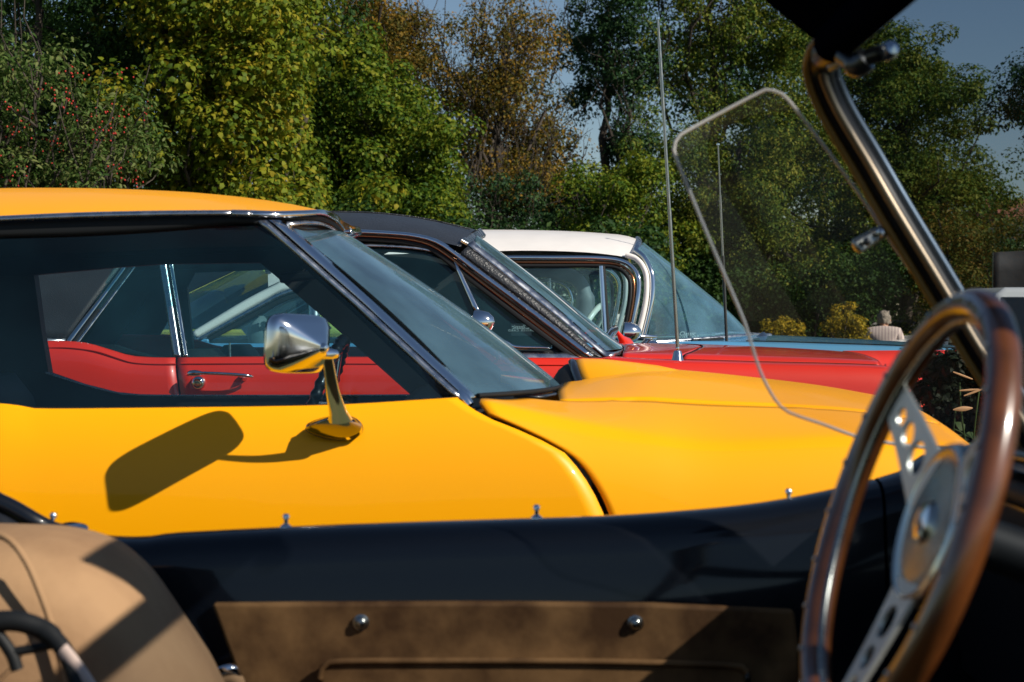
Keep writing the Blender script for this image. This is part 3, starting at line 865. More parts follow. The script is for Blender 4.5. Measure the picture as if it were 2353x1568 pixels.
    strip('quarter_glass_trim', [(316, 598, 6.415), (305, 615, 6.415), (172, 790, 6.28)], [(322, 598, 6.41), (311, 615, 6.41), (180, 790, 6.275)], CD, root, bulge=0.004, smooth=False)
    # centre pillar
    strip('quarter_window_post', [(362, 596, 6.42), (366, 612, 6.415), (400, 821, 6.29)], [(380, 596, 6.415), (384, 612, 6.41), (416, 822, 6.28)], CD, root, bulge=0.004, smooth=False)
    strip('post_seal', [(379, 596, 6.43), (383, 612, 6.43), (415, 822, 6.30)], [(390, 596, 6.43), (393, 612, 6.43), (425, 822, 6.30)], BK, root, bulge=0.0, smooth=False)
    strip('door_glass_post', [(386, 596, 6.42), (389, 610, 6.415), (423, 822, 6.29)], [(396, 596, 6.415), (399, 610, 6.41), (433, 823, 6.28)], CH, root, bulge=0.006, smooth=False)
    # drip rail, screen pillar
    rl = [(250, 520, 6.41), (600, 527, 6.41), (791, 528, 6.41), (890, 532, 6.41), (953, 538, 6.41), (1007, 552, 6.41), (1056, 584, 6.40), (1110, 625, 6.38), (1240, 722, 6.33), (1364, 817, 6.27)]
    rl2 = [(250, 527, 6.40), (600, 535, 6.40), (791, 536, 6.40), (890, 540, 6.40), (951, 546, 6.40), (1001, 560, 6.40), (1048, 591, 6.39), (1100, 631, 6.37), (1230, 728, 6.32), (1354, 823, 6.26)]
    o = strip('drip_rail', rl, rl2, CH, root, bulge=0.008, n=60); mirrored(o, YC)
    rl3 = [(250, 527, 6.42), (600, 535, 6.42), (791, 537, 6.42), (890, 541, 6.42), (949, 547, 6.42), (998, 561, 6.42), (1044, 592, 6.41), (1096, 633, 6.39), (1226, 730, 6.34), (1350, 825, 6.28)]
    rl4 = [(250, 534, 6.415), (600, 542, 6.415), (791, 544, 6.415), (890, 548, 6.415), (945, 554, 6.415), (990, 567, 6.415), (1036, 597, 6.405), (1088, 639, 6.385), (1214, 736, 6.335), (1334, 826, 6.275)]
    strip('bronze_channel', rl3, rl4, M['copper'], root, bulge=0.003, n=60)
    rl5 = [(p[0] - 16 * (1 if i > 5 else 0.3), p[1] + (4 if i > 5 else 10), p[2]) for i, p in enumerate(rl4)]
    strip('window_channel', rl4, rl5, BK, root, bulge=0.002, n=60)
    strip('pillar_vinyl', [(1056, 583, 6.42), (1110, 623, 6.40), (1240, 720, 6.35), (1364, 817, 6.29)], [(1076, 566, 6.44), (1132, 610, 6.41), (1262, 716, 6.36), (1386, 824, 6.30)], VY, root, bulge=0.006, n=40)
    strip('screen_trim', [(1074, 562, 6.44), (1086, 572, 6.43), (1132, 609, 6.41), (1262, 714, 6.36), (1380, 812, 6.31), (1392, 819, 6.31), (1410, 819, 6.34), (1442, 808, 6.8)], [(1088, 553, 6.46), (1098, 566, 6.45), (1145, 602, 6.43), (1274, 707, 6.38), (1384, 802, 6.33), (1398, 809, 6.33), (1412, 809, 6.36), (1438, 800, 6.8)], CD, root, bulge=0.006, n=60)
    prism('header_trim', [(-0.20, 6.44, 1.368), (-0.17, 6.45, 1.352), (-0.115, 7.15, 1.415), (-0.14, 7.15, 1.447)], (0.006, 0, 0.012), CD, root, bevel=0.003)
    # windscreen
    nt, nb = P(1092, 560, 6.47), P(1392, 806, 6.36)
    ct, cb = P(1100, 545, YC), P(1428, 796, YC)
    rows = []
    for i in range(29):
        s = -1 + 2 * i / 28
        k = 1 - abs(s) ** 2.4
        r = []
        for j in range(16):
            t = j / 15
            A_ = nt.lerp(nb, t); B_ = ct.lerp(cb, t)
            r.append((A_.x + (B_.x - A_.x) * k + 0.015 * math.sin(math.pi * t), YC + s * (YC - A_.y), A_.z + (B_.z - A_.z) * k))
        rows.append(r)
    grid('windscreen', rows, M['glass_ws'], root)
    # side glass with its top frame, quarter light and sill
    gt = [(300, 545, 6.43), (600, 548, 6.43), (800, 551, 6.43), (900, 555, 6.43), (980, 568, 6.43), (1038, 598, 6.42), (1215, 737, 6.36), (1330, 818, 6.29)]
    gbm = [(165, 790, 6.30), (400, 826, 6.29), (600, 824, 6.29), (800, 824, 6.29), (900, 824, 6.29), (1000, 824, 6.29), (1150, 824, 6.29), (1330, 824, 6.29)]
    a, b = pc(gt, 40), pc(gbm, 40)
    grid('side_glass', [a * (1 - t) + b * t for t in np.linspace(0, 1, 8)], M['glass'], root)
    strip('glass_top_frame', [(720, 560, 6.42), (840, 561, 6.42), (932, 565, 6.42), (994, 573, 6.42), (1031, 590, 6.42)], [(720, 566, 6.415), (840, 567, 6.415), (932, 571, 6.415), (990, 580, 6.415), (1029, 598, 6.415)], CD, root, bulge=0.004)
    strip('quarter_light_post', [(1038, 596, 6.41), (1095, 728, 6.34)], [(1050, 603, 6.405), (1112, 732, 6.335)], CH, root, bulge=0.005, n=6)
    ptube('quarter_light_post', [(1106, 730, 6.34), (1130, 790, 6.31)], 0.010, BK, root)
    ptube('quarter_light_frame', [(1074, 628, 6.40), (1150, 690, 6.37), (1220, 748, 6.345), (1262, 784, 6.325), (1270, 794, 6.32), (1264, 801, 6.32), (1220, 802, 6.31), (1150, 804, 6.31)], 0.0045, CH, root, n=50)
    strip('quarter_light_seal', [(1268, 782, 6.325), (1290, 795, 6.315), (1284, 812, 6.305), (1210, 816, 6.30), (1150, 816, 6.30)], [(1262, 786, 6.32), (1270, 797, 6.315), (1262, 804, 6.31), (1210, 806, 6.305), (1150, 806, 6.305)], BK, root, bulge=0.004)
    strip('quarter_light_catch', [(1150, 776, 6.29), (1166, 784, 6.29), (1185, 794, 6.29), (1240, 797, 6.29), (1262, 799, 6.29)], [(1156, 790, 6.29), (1170, 797, 6.29), (1190, 801, 6.29), (1240, 801, 6.29), (1262, 801, 6.29)], CH, root, bulge=0.006)
    strip('sill_trim', [(1150, 812, 6.27), (1300, 812, 6.27), (1330, 822, 6.26)], [(1150, 826, 6.255), (1300, 826, 6.255), (1350, 827, 6.255)], CD, root, bulge=0.004, smooth=False)
    # cabin
    I = M['interior']; YF = 7.92
    pprism('far_rear_pillar', [(40, 590), (372, 590), (372, 634), (262, 790), (262, 850), (40, 850)], YF, 0.05, I, root)
    pprism('far_post', [(399, 590), (424, 590), (426, 628), (448, 850), (428, 850)], YF, 0.04, I, root)
    pprism('far_header', [(40, 575), (900, 575), (820, 612), (660, 618), (425, 628), (372, 634), (40, 640)], YF - 0.02, 0.05, M['headliner'], root)
    pprism('far_screen_pillar', [(660, 590), (1090, 580), (1130, 600), (1330, 800), (1180, 800), (1080, 745), (1010, 700), (900, 660)], YF - 0.01, 0.05, I, root)  # pillar widened as a dark sheet in place of dark window reflections
    pprism('far_door_trim', [(-50, 826), (1330, 826), (1330, 1100), (-50, 1100)], YF + 0.02, 0.06, I, root)
    box('floor_pan', (-2.6, 6.3, 0.24), (0.5, 8.0, 0.30), I, root)
    box('dashboard', (0.02, 6.36, 0.62), (0.36, 7.95, 0.945), I, root, bevel=0.05)
    sb = seat_back(root, -1.12, 6.72, 0.35, 0.955, 0.52, I, t=0.2)
    seat_back(root, -1.12, 7.55, 0.35, 0.955, 0.52, I, t=0.2)
    pprism('quarter_inner_trim', [(180, 792), (262, 793), (300, 806), (360, 820), (400, 826), (180, 826)], 6.36, 0.05, I, root)
    ptube('lock_pin', [(528, 788, 6.32), (529, 826, 6.32)], 0.004, CD, root, n=4)
    sw, nrm, a_, b_ = steering_ring('steering_wheel', P(905, 828, 7.5), 0.20, 0.013, 0.36, BK, root)
    for an in (0.2, math.pi - 0.2):
        tube('spoke', [Vector(P(905, 828, 7.5)) - nrm * 0.04, Vector(P(905, 828, 7.5)) + (a_ * math.cos(an) + b_ * math.sin(an)) * 0.195], 0.012, CH, sw, flat=0.4)
    # door handle with its lock
    hd = ptube('door_handle', [(430, 861, 6.165), (440, 858, 6.150), (480, 858, 6.14), (540, 861, 6.14), (570, 864, 6.15), (579, 866, 6.165)], [0.006 + 0.006 * math.sin(math.pi * min(1, k / 6)) for k in range(24)], CH, root, sides=14)
    lathe('handle_boss', [(0.026, -0.03), (0.027, 0.0), (0.022, 0.014), (0.016, 0.018)], P(456, 880, 6.19), (0, -1, 0), CH, hd, n=24)
    lathe('lock_button', [(0.016, 0.0), (0.015, 0.026), (0.010, 0.03), (0.0, 0.03)], P(456, 882, 6.19), (0, -1, 0), M['brass'], hd, n=20)
    lathe('handle_boss', [(0.016, -0.03), (0.014, 0.01), (0.0, 0.03)], P(560, 867, 6.19), (0, -1, 0), CH, hd, n=18)
    # door mirror on the near side
    mb = P(1112, 800, 6.22)
    mm = lathe('door_mirror', [(0.0, 0.07), (0.018, 0.066), (0.036, 0.05), (0.046, 0.02), (0.047, 0.0), (0.043, -0.004), (0.0, -0.004)], P(1094, 742, 6.13), (1, -0.25, 0.05), CH, root, n=28)
    tube('mirror_arm', [P(1108, 745, 6.13), P(1126, 770, 6.14), P(1140, 790, 6.17), P(1142, 822, 6.22)], [0.008, 0.009, 0.011, 0.016], CH, mm)
    # far mirror, its red shell seen over the cowl
    fm = P(1415, 765, 7.85)
    o = tube('far_mirror_arm', [P(1390, 788, 7.4), P(1404, 766, 7.6), P(1412, 757, 7.8)], [0.016, 0.022, 0.02], CH, root)
    tube('wiper', [P(1384, 793, 7.0), P(1405, 762, 7.25), P(1418, 755, 7.5)], 0.006, BK, root)
    tube('far_mirror', [P(1416, 758, 7.85), P(1428, 778, 7.9), P(1437, 790, 7.95), P(1442, 797, 8.0)], [0.004, 0.016, 0.034, 0.036], R, root)
    # aerial
    ab = P(1557, 841, 6.30)
    an_ = lathe('aerial_base', [(0.031, -0.01), (0.031, 0.006), (0.026, 0.010), (0.024, 0.014), (0.015, 0.052), (0.013, 0.056), (0.006, 0.058), (0.008, 0.066), (0.005, 0.075), (0.0, 0.076)], ab, (0, 0, 1), CH, root, n=28)
    lathe('rubber_foot', [(0.031, -0.012), (0.033, -0.004), (0.032, 0.004), (0.026, 0.005)], ab + Vector((0, 0, -0.002)), (0, 0, 1), BK, an_)
    tp = P(1512, 45, 6.30); b0 = ab + Vector((0, 0, 0.07))
    tube('aerial_mast', [b0, b0.lerp(tp, 0.42)], 0.0072, M['steel'], an_)
    tube('aerial_mast', [b0.lerp(tp, 0.42), b0.lerp(tp, 0.94)], 0.0062, M['steel'], an_)
    tube('aerial_mast', [b0.lerp(tp, 0.94), tp], 0.0045, M['steel'], an_)
    lathe('aerial_tip', [(0, 0.012), (0.007, 0.008), (0.007, 0.0), (0, -0.001)], tp, (0, 0, 1), CH, an_, n=12)
    for wx in wheels:
        wheel(root, wx, 6.36, -1); wheel(root, wx, 7.94, 1)
red_coupe()

# ================================================================== the light blue hardtop with the white roof
def blue_hardtop():
    YC = 9.75
    root = thing('blue_hardtop', 'light blue hardtop with white roof and wraparound windscreen, farthest of the row', 'car', (0, YC, 0), 'classic cars parked side by side')
    B_, CH, CD, BK, WR = M['blue'], M['chrome'], M['chrome_dull'], M['black'], M['white_roof']
    wheels = (1.9, -1.9); YN = 8.84
    belt = sinterp([(-3.5, 0.95), (-2.5, 0.94), (-1.7, 0.934), (-0.5, 0.934), (0.7, 0.937), (1.0, 0.945), (1.6, 0.925), (2.3, 0.905), (2.9, 0.87)])
    q = side_panel('rear_quarter', B_, root, YN, belt, -3.5, 0.646, wheels, 0.05, 0.3, YC, nx=60, round_len=0.05)
    w = side_panel('front_wing', B_, root, YN, belt, 0.654, 2.9, wheels, 0.05, 0.3, YC, nx=50, round_len=0.05)
    mirrored(q, YC); mirrored(w, YC)
    ctr = sinterp([(0.95, 0.955), (1.37, 0.969), (1.6, 0.965), (2.3, 0.928), (2.9, 0.88)])
    ycs = [YN, YN + 0.015, YN + 0.10, YN + 0.22, YN + 0.40, YN + 0.65, YC]
    fr = [0, 0.18, 0.30, 0.28, 0.55, 0.9, 1.0]
    full = list(zip(ycs, fr)) + [(2 * YC - y, f) for y, f in list(zip(ycs, fr))[::-1][1:]]
    cowl = lambda y: 0.70 + 0.66 * (1 - ((y - YC) / 0.92) ** 2)
    rows = []
    for y, f in full:
        xa = cowl(y)
        rows.append([(xa + (2.9 - xa) * k / 39, y, belt(xa + (2.9 - xa) * k / 39) * (1 - f) + ctr(xa + (2.9 - xa) * k / 39) * f) for k in range(40)])
    grid('bonnet', rows, B_, root, solid=0.008, offset=-1)
    grid('nose', [[(r[-1][0] + dx, r[-1][1], r[-1][2] * (1 - t) + 0.3 * t) for r in rows] for dx, t in ((0, 0), (0.05, 0.1), (0.05, 0.6), (0, 1))], B_, root)
    tube('bumper', [(2.98 - 0.1 * ((y - YC) / 0.9) ** 2, y, 0.45) for y in np.linspace(8.9, 10.6, 20)], 0.07, CH, root)
    tube('bonnet_shut_line', [(X, YN + 0.17, belt(X) * 0.71 + ctr(X) * 0.29 + 0.001) for X in np.linspace(1.25, 2.88, 30)], 0.0035, M['gap'], root)
    drk = [(X, y, 0.93) for X, y in ((-3.4, 8.9), (-1.6, 8.9), (-1.6, 10.6), (-3.4, 10.6))]
    prism('boot_lid', drk, (0, 0, 0.03), B_, root, bevel=0.01)
    # roof
    drip = sinterp([(-1.75, 1.0), (-1.5, 1.13), (-1.25, 1.26), (-1.0, 1.35), (-0.6, 1.41), (-0.066, 1.427), (0.17, 1.428), (0.391, 1.42), (0.54, 1.405), (0.609, 1.394), (0.75, 1.385)])
    crown = sinterp([(-1.75, 1.30), (-1.5, 1.42), (-1.2, 1.51), (-0.8, 1.56), (-0.193, 1.573), (0.264, 1.567), (0.582, 1.548), (0.66, 1.536), (0.705, 1.522), (0.74, 1.505)])
    xf = lambda s: 0.715 - 0.06 * abs(s) ** 2
    roof_panel('roof', WR, root, 9.0, YC, drip, crown, xf, lambda s: -1.42 + 0.12 * abs(s), power=2.4)
    roof_panel('headliner', M['grey_trim'], root, 9.05, YC, drip, crown, lambda s: xf(s) - 0.04, lambda s: -1.3, drop=0.035, power=2.4)
    o = strip('rear_pillar', [(690, 640, 9.0), (655, 643, 9.0), (631, 655, 9.0), (560, 692, 8.98), (440, 764, 8.93)], [(660, 668, 8.98), (640, 672, 8.98), (600, 694, 8.97), (540, 727, 8.95), (450, 778, 8.92)], WR, root, bulge=0.01); mirrored(o, YC)
    o = strip('rear_pillar_trim', [(690, 655, 8.98), (640, 672, 8.97), (600, 694, 8.96), (540, 727, 8.94), (450, 778, 8.91)], [(690, 668, 8.97), (650, 681, 8.96), (605, 704, 8.95), (545, 737, 8.93), (458, 785, 8.90)], CD, root, bulge=0.008); mirrored(o, YC)
    o = strip('rear_pillar_seal', [(690, 668, 8.98), (650, 681, 8.97), (605, 704, 8.96), (545, 737, 8.94), (458, 785, 8.91)], [(690, 682, 8.98), (655, 694, 8.97), (612, 716, 8.96), (552, 748, 8.94), (470, 790, 8.91)], BK, root, bulge=0.003); mirrored(o, YC)
    ptube('window_post', [(722, 640, 8.97), (722, 792, 8.9)], 0.03, CD, root)
    # rear glass bowed out behind the cabin
    rr = []
    for i in range(17):
        s = -1 + 2 * i / 16
        row = []
        for j in range(8):
            t = j / 7
            X = -1.42 - 0.62 * t - 0.25 * (1 - s * s) * t + 0.12 * abs(s)
            row.append((X, YC + s * (0.74 + 0.08 * t), (1.42 if abs(s) < 0.99 else 1.38) - 0.06 * s * s - 0.40 * t))
        rr.append(row)
    grid('rear_screen', rr, M['glass_blue'], root)
    o = tube('rear_screen_trim', [Vector(p[0]) for p in rr], 0.02, CD, root)
    # front header and screen pillar, layer by layer
    ptube('header_trim', [(1458, 585, 9.02), (1467, 560, 9.3), (1465, 551, 9.75)], 0.02, CD, root)
    pil = [(1459, 575, 9.0), (1478, 590, 8.97), (1491, 612, 8.95), (1499, 640, 8.93), (1497, 695, 8.91), (1480, 772, 8.90)]
    o = ptube('screen_pillar', pil, 0.0135, CH, root, n=40, up=(0, 1, 0)); mirrored(o, YC)
    o = ptube('screen_pillar_white', [(1438, 586, 9.0), (1462, 595, 8.98), (1478, 614, 8.95), (1486, 642, 8.93), (1483, 697, 8.91), (1465, 776, 8.90)], 0.015, WR, root, n=40); mirrored(o, YC)
    o = ptube('window_trim', [(1120, 593, 8.98), (1260, 593, 8.98), (1380, 594, 8.98), (1432, 602, 8.97), (1459, 622, 8.95), (1468, 648, 8.93), (1464, 697, 8.91), (1448, 778, 8.90)], 0.0135, CH, root, n=60); mirrored(o, YC)
    ptube('window_trim_bronze', [(1120, 603, 8.985), (1260, 603, 8.985), (1380, 604, 8.985), (1425, 610, 8.975), (1448, 628, 8.955), (1457, 652, 8.935), (1454, 699, 8.915), (1438, 780, 8.905)], 0.008, M['copper'], root, n=60)
    o = ptube('window_seal', [(1120, 611, 8.99), (1260, 611, 8.99), (1380, 611, 8.99), (1420, 617, 8.98), (1441, 634, 8.96), (1449, 656, 8.94), (1446, 701, 8.92), (1430, 782, 8.91)], 0.012, BK, root, n=60); mirrored(o, YC)
    ptube('quarter_light_post', [(1381, 612, 8.96), (1391, 782, 8.91)], 0.0135, CH, root, up=(0, 1, 0))
    ptube('quarter_light_post', [(1387, 612, 8.97), (1399, 782, 8.92)], 0.009, BK, root)
    a, b = pc([(470, 790, 8.92), (560, 745, 8.96), (700, 680, 8.99), (900, 615, 8.99), (1150, 612, 8.99), (1400, 612, 8.99), (1440, 640, 8.97), (1446, 700, 8.93)], 40), pc([(470, 792, 8.92), (560, 792, 8.92), (700, 792, 8.92), (900, 792, 8.92), (1150, 792, 8.92), (1380, 790, 8.92), (1415, 788, 8.92), (1432, 786, 8.92)], 40)
    sg = grid('side_glass', [a * (1 - t) + b * t for t in np.linspace(0, 1, 8)], M['glass_blue'], root); mirrored(sg, YC)
    strip('sill_trim', [(1120, 786, 8.87), (1440, 784, 8.87)], [(1120, 794, 8.85), (1440, 794, 8.85)], CD, root, n=8)
    # wraparound screen
    near = pc([(1466, 572, 9.02), (1492, 606, 8.98), (1503, 640, 8.95), (1500, 700, 8.93), (1486, 788, 8.92)], 18)
    cen = pc([(1472, 560, YC), (1540, 612, YC), (1612, 668, YC), (1672, 718, YC), (1722, 768, YC)], 18)
    rows = []
    for i in range(41):
        s = -1 + 2 * i / 40
        k = 1 - abs(s) ** 2.6
        rows.append([(near[j][0] + (cen[j][0] - near[j][0]) * k, YC + s * (YC - near[j][1]), near[j][2] + (cen[j][2] - near[j][2]) * k) for j in range(18)])
    grid('windscreen', rows, M['glass_blue_ws'], root)
    tube('windscreen_seal', [Vector(r[-1]) + Vector((0.005, 0, 0)) for r in rows], 0.012, CD, root)
    # cabin
    I, G = M['interior'], M['grey_trim']
    box('floor_pan', (-2.0, 8.95, 0.24), (0.9, 10.55, 0.30), I, root)
    box('dashboard', (0.55, 8.98, 0.70), (0.98, 10.5, 0.925), principled('teal_dash', (0.25, 0.42, 0.44), rough=0.4), root, bevel=0.06)
    seat_back(root, -0.55, 9.3, 0.35, 1.0, 0.6, G, t=0.2)
    seat_back(root, -0.55, 10.2, 0.35, 1.0, 0.6, G, t=0.2)
    seat_back(root, -1.25, 9.3, 0.35, 1.08, 0.5, G, t=0.16)
    seat_back(root, -1.25, 10.2, 0.35, 1.08, 0.5, G, t=0.16)
    fp = ptube('far_screen_pillar', [(1180, 632, 10.5), (1250, 628, 10.5), (1310, 634, 10.5), (1338, 660, 10.5), (1345, 700, 10.5), (1335, 745, 10.5), (1320, 800, 10.5)], [0.03] * 8 + [0.045] * 10 + [0.06] * 12, G, root, n=30)
    ptube('far_window_trim', [(1200, 646, 10.46), (1270, 646, 10.46), (1303, 660, 10.46), (1315, 690, 10.46), (1312, 712, 10.46), (1300, 760, 10.46)], 0.010, CH, root)
    ptube('far_window_post', [(1262, 640, 10.46), (1266, 790, 10.46)], 0.012, CD, root)
    sw, nrm, a_, b_ = steering_ring('steering_wheel', P(1347, 770, 10.1), 0.20, 0.018, 0.5, M['white_plastic'], root, yaw=-0.25)
    c_ = Vector(P(1347, 770, 10.1))
    for an in (0.1, math.pi - 0.1):
        tube('spoke', [c_ - nrm * 0.04, c_ + (a_ * math.cos(an) + b_ * math.sin(an)) * 0.195], 0.014, M['white_plastic'], sw, flat=0.5)
    tube('steering_column', [c_ - nrm * 0.03, c_ - nrm * 0.5], 0.035, G, sw)
    # door mirror
    mm = lathe('door_mirror', [(0.0, 0.085), (0.02, 0.08), (0.042, 0.06), (0.056, 0.03), (0.060, 0.0), (0.054, -0.006), (0.0, -0.006)], P(1437, 765, 8.72), (1, -0.15, 0), CH, root, n=30)
    tube('mirror_arm', [P(1466, 773, 8.74), P(1486, 774, 8.76), P(1507, 775, 8.8)], [0.008, 0.013, 0.010], CH, mm)
    lathe('mirror_foot', [(0.075, -0.02), (0.06, 0.0), (0.03, 0.025), (0.012, 0.045), (0.0, 0.05)], P(1492, 793, 8.80), (0, 0, 1), CH, mm, n=24)
    # aerial
    t0, t1 = P(1670, 796, 8.95), P(1650, 334, 8.95)
    ae = tube('aerial', [t0, t0.lerp(t1, 0.45)], 0.0085, M['black_car'], root)
    tube('aerial_mast', [t0.lerp(t1, 0.45), t0.lerp(t1, 0.75)], 0.0062, M['steel'], ae)
    tube('aerial_mast', [t0.lerp(t1, 0.75), t1], 0.0042, M['steel'], ae)
    lathe('aerial_tip', [(0, 0.014), (0.009, 0.008), (0.009, 0.0), (0, -0.001)], t1, (0, 0, 1), CH, ae, n=12)
    # wipers and hinge chrome at the base of the screen
    o = ptube('wiper', [(1640, 770, 9.3), (1680, 766, 9.4), (1740, 770, 9.6), (1770, 771, 9.7)], 0.012, CD, root)
    ptube('wiper_blade', [(1590, 783, 9.0), (1650, 779, 9.15), (1700, 772, 9.4)], 0.008, BK, root)
    lathe('wiper_boss', [(0.07, -0.02), (0.06, 0.0), (0.03, 0.02), (0.012, 0.04), (0, 0.045)], P(1752, 781, 9.5), (0.2, 0, 1), CH, root, n=24)
    for wx in wheels:
        wheel(root, wx, 8.96, -1); wheel(root, wx, 10.54, 1)
blue_hardtop()

def lettered_card(name, label, c, w, h, flip, lean):
    root = thing(name, label, 'card', c)
    o = box('board', (-w / 2, 0, 0), (w / 2, 0.003, h), M['card'], None)
    rot = Matrix.Rotation(lean, 4, 'X')
    base = Matrix.Translation(Vector(c)) @ rot
    if flip: base = base @ Matrix.Scale(-1, 4, (1, 0, 0))
    o.parent = root; o.matrix_parent_inverse = Matrix.Identity(4); o.matrix_basis = rot
    for txt, size, z, sh in (('Classic', 0.045 * h / 0.065 * 0.7, 0.55 * h, 0.35), ('DRIVER CARD', 0.016 * h / 0.065, 0.34 * h, 0.0)):
        cu = bpy.data.curves.new('lettering', 'FONT'); cu.body = txt; cu.size = size; cu.align_x = 'CENTER'; cu.extrude = 0.0003; cu.shear = sh
        cu.space_character = 1.0 if sh else 1.35
        cu.materials.append(M['ink'])
        t = bpy.data.objects.new('lettering', cu); C.objects.link(t); t.parent = root
        m = rot @ Matrix.Translation((0, -0.002, z)) @ Matrix.Rotation(math.radians(90), 4, 'X')
        if flip: m = m @ Matrix.Scale(-1, 4, (1, 0, 0))
        dg = bpy.context.evaluated_depsgraph_get()
        me = bpy.data.meshes.new_from_object(t.evaluated_get(dg))
        bpy.data.objects.remove(t)
        me.transform(m)
        t = bpy.data.objects.new('lettering', me); C.objects.link(t); t.parent = root
    return root
lettered_card('driver_card', 'black card lettered in white, standing behind the blue car windscreen', P(1579, 786, 9.15), 0.108, 0.065, False, -0.25)
lettered_card('driver_card', 'added dark card with mirror-reversed lettering, standing in for a reflection in the red car quarter light', P(1198, 772, 7.0), 0.085, 0.055, True, -0.4)  # added card takes the place of a card's reflection in the pane

# ================================================================== the open roadster in the foreground
def roadster():
    YC = 1.80
    root = thing('open_roadster', 'dark navy open roadster with wooden steering wheel and tan cockpit, closest to the viewer', 'car', (0, YC, 0))
    N, CH, CD, BK, L = M['navy'], M['chrome'], M['chrome_dull'], M['black'], M['leather']
    top = sinterp([(-2.2, 0.80), (-1.2, 0.80)] + [(P(x, y, 2.60).x, P(x, y, 2.60).z) for x, y in ((220, 1233), (400, 1226), (650, 1213), (900, 1203), (1150, 1195), (1400, 1187), (1600, 1173), (1750, 1157), (1900, 1130), (2060, 1092))] + [(0.75, 0.885), (1.6, 0.80)])
    # door: rolled top edge, inner panel, outer skin in one section
    sec = [(2.64, -0.60), (2.70, -0.35), (2.70, -0.15), (2.675, -0.045), (2.64, -0.006), (2.60, 0.0), (2.572, -0.006), (2.556, -0.018), (2.549, -0.034), (2.546, -0.055), (2.542, -0.08), (2.537, -0.11), (2.53, -0.20), (2.52, -0.60)]
    sc = crom(sec, 60)
    def body(name, x0, x1, Yoff=0.0, nx=50):
        return grid(name, [[(X, y + Yoff, top(X) + z) for X in np.linspace(x0, x1, nx)] for y, z in sc], N, root)
    x_door0, x_door1 = P(228, 1233, 2.60).x, 0.56
    d = body('door', x_door0, x_door1)
    mirrored(d, YC)
    f = body('front_wing', 0.565, 1.6, nx=30); mirrored(f, YC)
    # tail with its haunch climbing to the left
    rt = sinterp([(-2.4, 0.70), (-1.6, 0.86), (-1.1, 0.865), (P(-60, 1120, 2.6).x, P(-60, 1120, 2.6).z), (P(0, 1144, 2.6).x, P(0, 1144, 2.6).z), (P(60, 1178, 2.6).x, P(60, 1178, 2.6).z), (P(110, 1206, 2.6).x, P(110, 1206, 2.6).z), (P(160, 1222, 2.6).x, P(160, 1222, 2.6).z), (P(224, 1234, 2.6).x, P(224, 1234, 2.6).z)])
    xe = P(222, 1233, 2.60).x
    o = grid('rear_wing', [[(X, y, rt(X) + z) for X in np.linspace(-2.2, xe, 50)] for y, z in sc], N, root); mirrored(o, YC)
    dk = []
    for k in range(21):
        y = 1.05 + (2.55 - 1.05) * k / 20
        dk.append([(X, y, rt(X) - 0.012 - 0.02 * math.sin(math.pi * k / 20)) for X in np.linspace(-2.2, -1.02, 20)])
    grid('tail_deck', dk, N, root, solid=0.01)
    ptube('cockpit_edge', [(-60, 1132, 2.50), (20, 1165, 2.50), (90, 1205, 2.50), (130, 1222, 2.52), (215, 1242, 2.55)], 0.014, N, root)
    lathe('latch_plate', [(0.030, -0.004), (0.028, 0.006), (0.018, 0.011), (0.0, 0.013)], P(160, 1226, 2.55), (0, -0.3, 1), CH, root)
    # tonneau pegs along the door top
    for x, y, Y_, lean in ((116, 1200, 2.57, 0.25), (657, 1203, 2.61, 0.02), (1233, 1182, 2.61, 0.0), (1812, 1145, 2.62, 0.0)):
        b0 = P(x, y + 12, Y_); ax = (lean, 0, 1)
        lathe('tonneau_peg', [(0.011, -0.004), (0.010, 0.003), (0.006, 0.006), (0.0035, 0.008), (0.0035, 0.014), (0.0055, 0.016), (0.0055, 0.020), (0.003, 0.023), (0.0, 0.023)], b0, ax, CH, root, n=18)
    # leather door card with its stud screws and pocket
    cp = [P(486, 1388, 2.515), P(700, 1386, 2.515), P(1100, 1384, 2.515), P(1500, 1388, 2.515), P(1826, 1403, 2.515), P(1836, 1480, 2.515), P(1842, 1800, 2.515), P(650, 1800, 2.515), P(540, 1540, 2.515)]
    prism('door_card', cp, (0, 0.02, 0), M['card_leather'], root, bevel=0.006)
    pk = [P(748, 1522, 2.50), P(900, 1520, 2.50), P(1300, 1521, 2.50), P(1690, 1532, 2.50), P(1715, 1545, 2.50), P(1720, 1800, 2.50), P(730, 1800, 2.50), P(735, 1545, 2.50)]
    pko = prism('door_pocket', pk, (0, 0.014, 0), M['card_leather'], root, bevel=0.006)
    ptube('pocket_welt', [(735, 1560, 2.497), (742, 1532, 2.497), (770, 1521, 2.497), (1000, 1519, 2.497), (1400, 1521, 2.497), (1690, 1531, 2.497), (1716, 1545, 2.497)], 0.005, M['card_leather'], pko, n=40)
    for x, y in ((830, 1430), (1460, 1432), (1706, 1560)):
        lathe('stud_screw', [(0.012, -0.002), (0.012, 0.003), (0.0095, 0.004), (0.008, 0.008), (0.004, 0.0105), (0.0, 0.011)], P(x, y, 2.513), (0, -1, 0), M['steel'], root, n=20)
    lathe('stud_screw', [(0.010, -0.02), (0.008, 0.002), (0.005, 0.006), (0, 0.007)], P(404, 1447, 2.50), (0.3, -1, 0.1), CH, root, n=16)
    la = ptube('door_latch', [(466, 1560, 2.46), (500, 1545, 2.45), (530, 1537, 2.45), (545, 1548, 2.46), (556, 1585, 2.48)], 0.0075, CH, root, sides=12)
    ptube('latch_pad', [(485, 1568, 2.46), (535, 1556, 2.46), (550, 1590, 2.47)], 0.012, L, la)
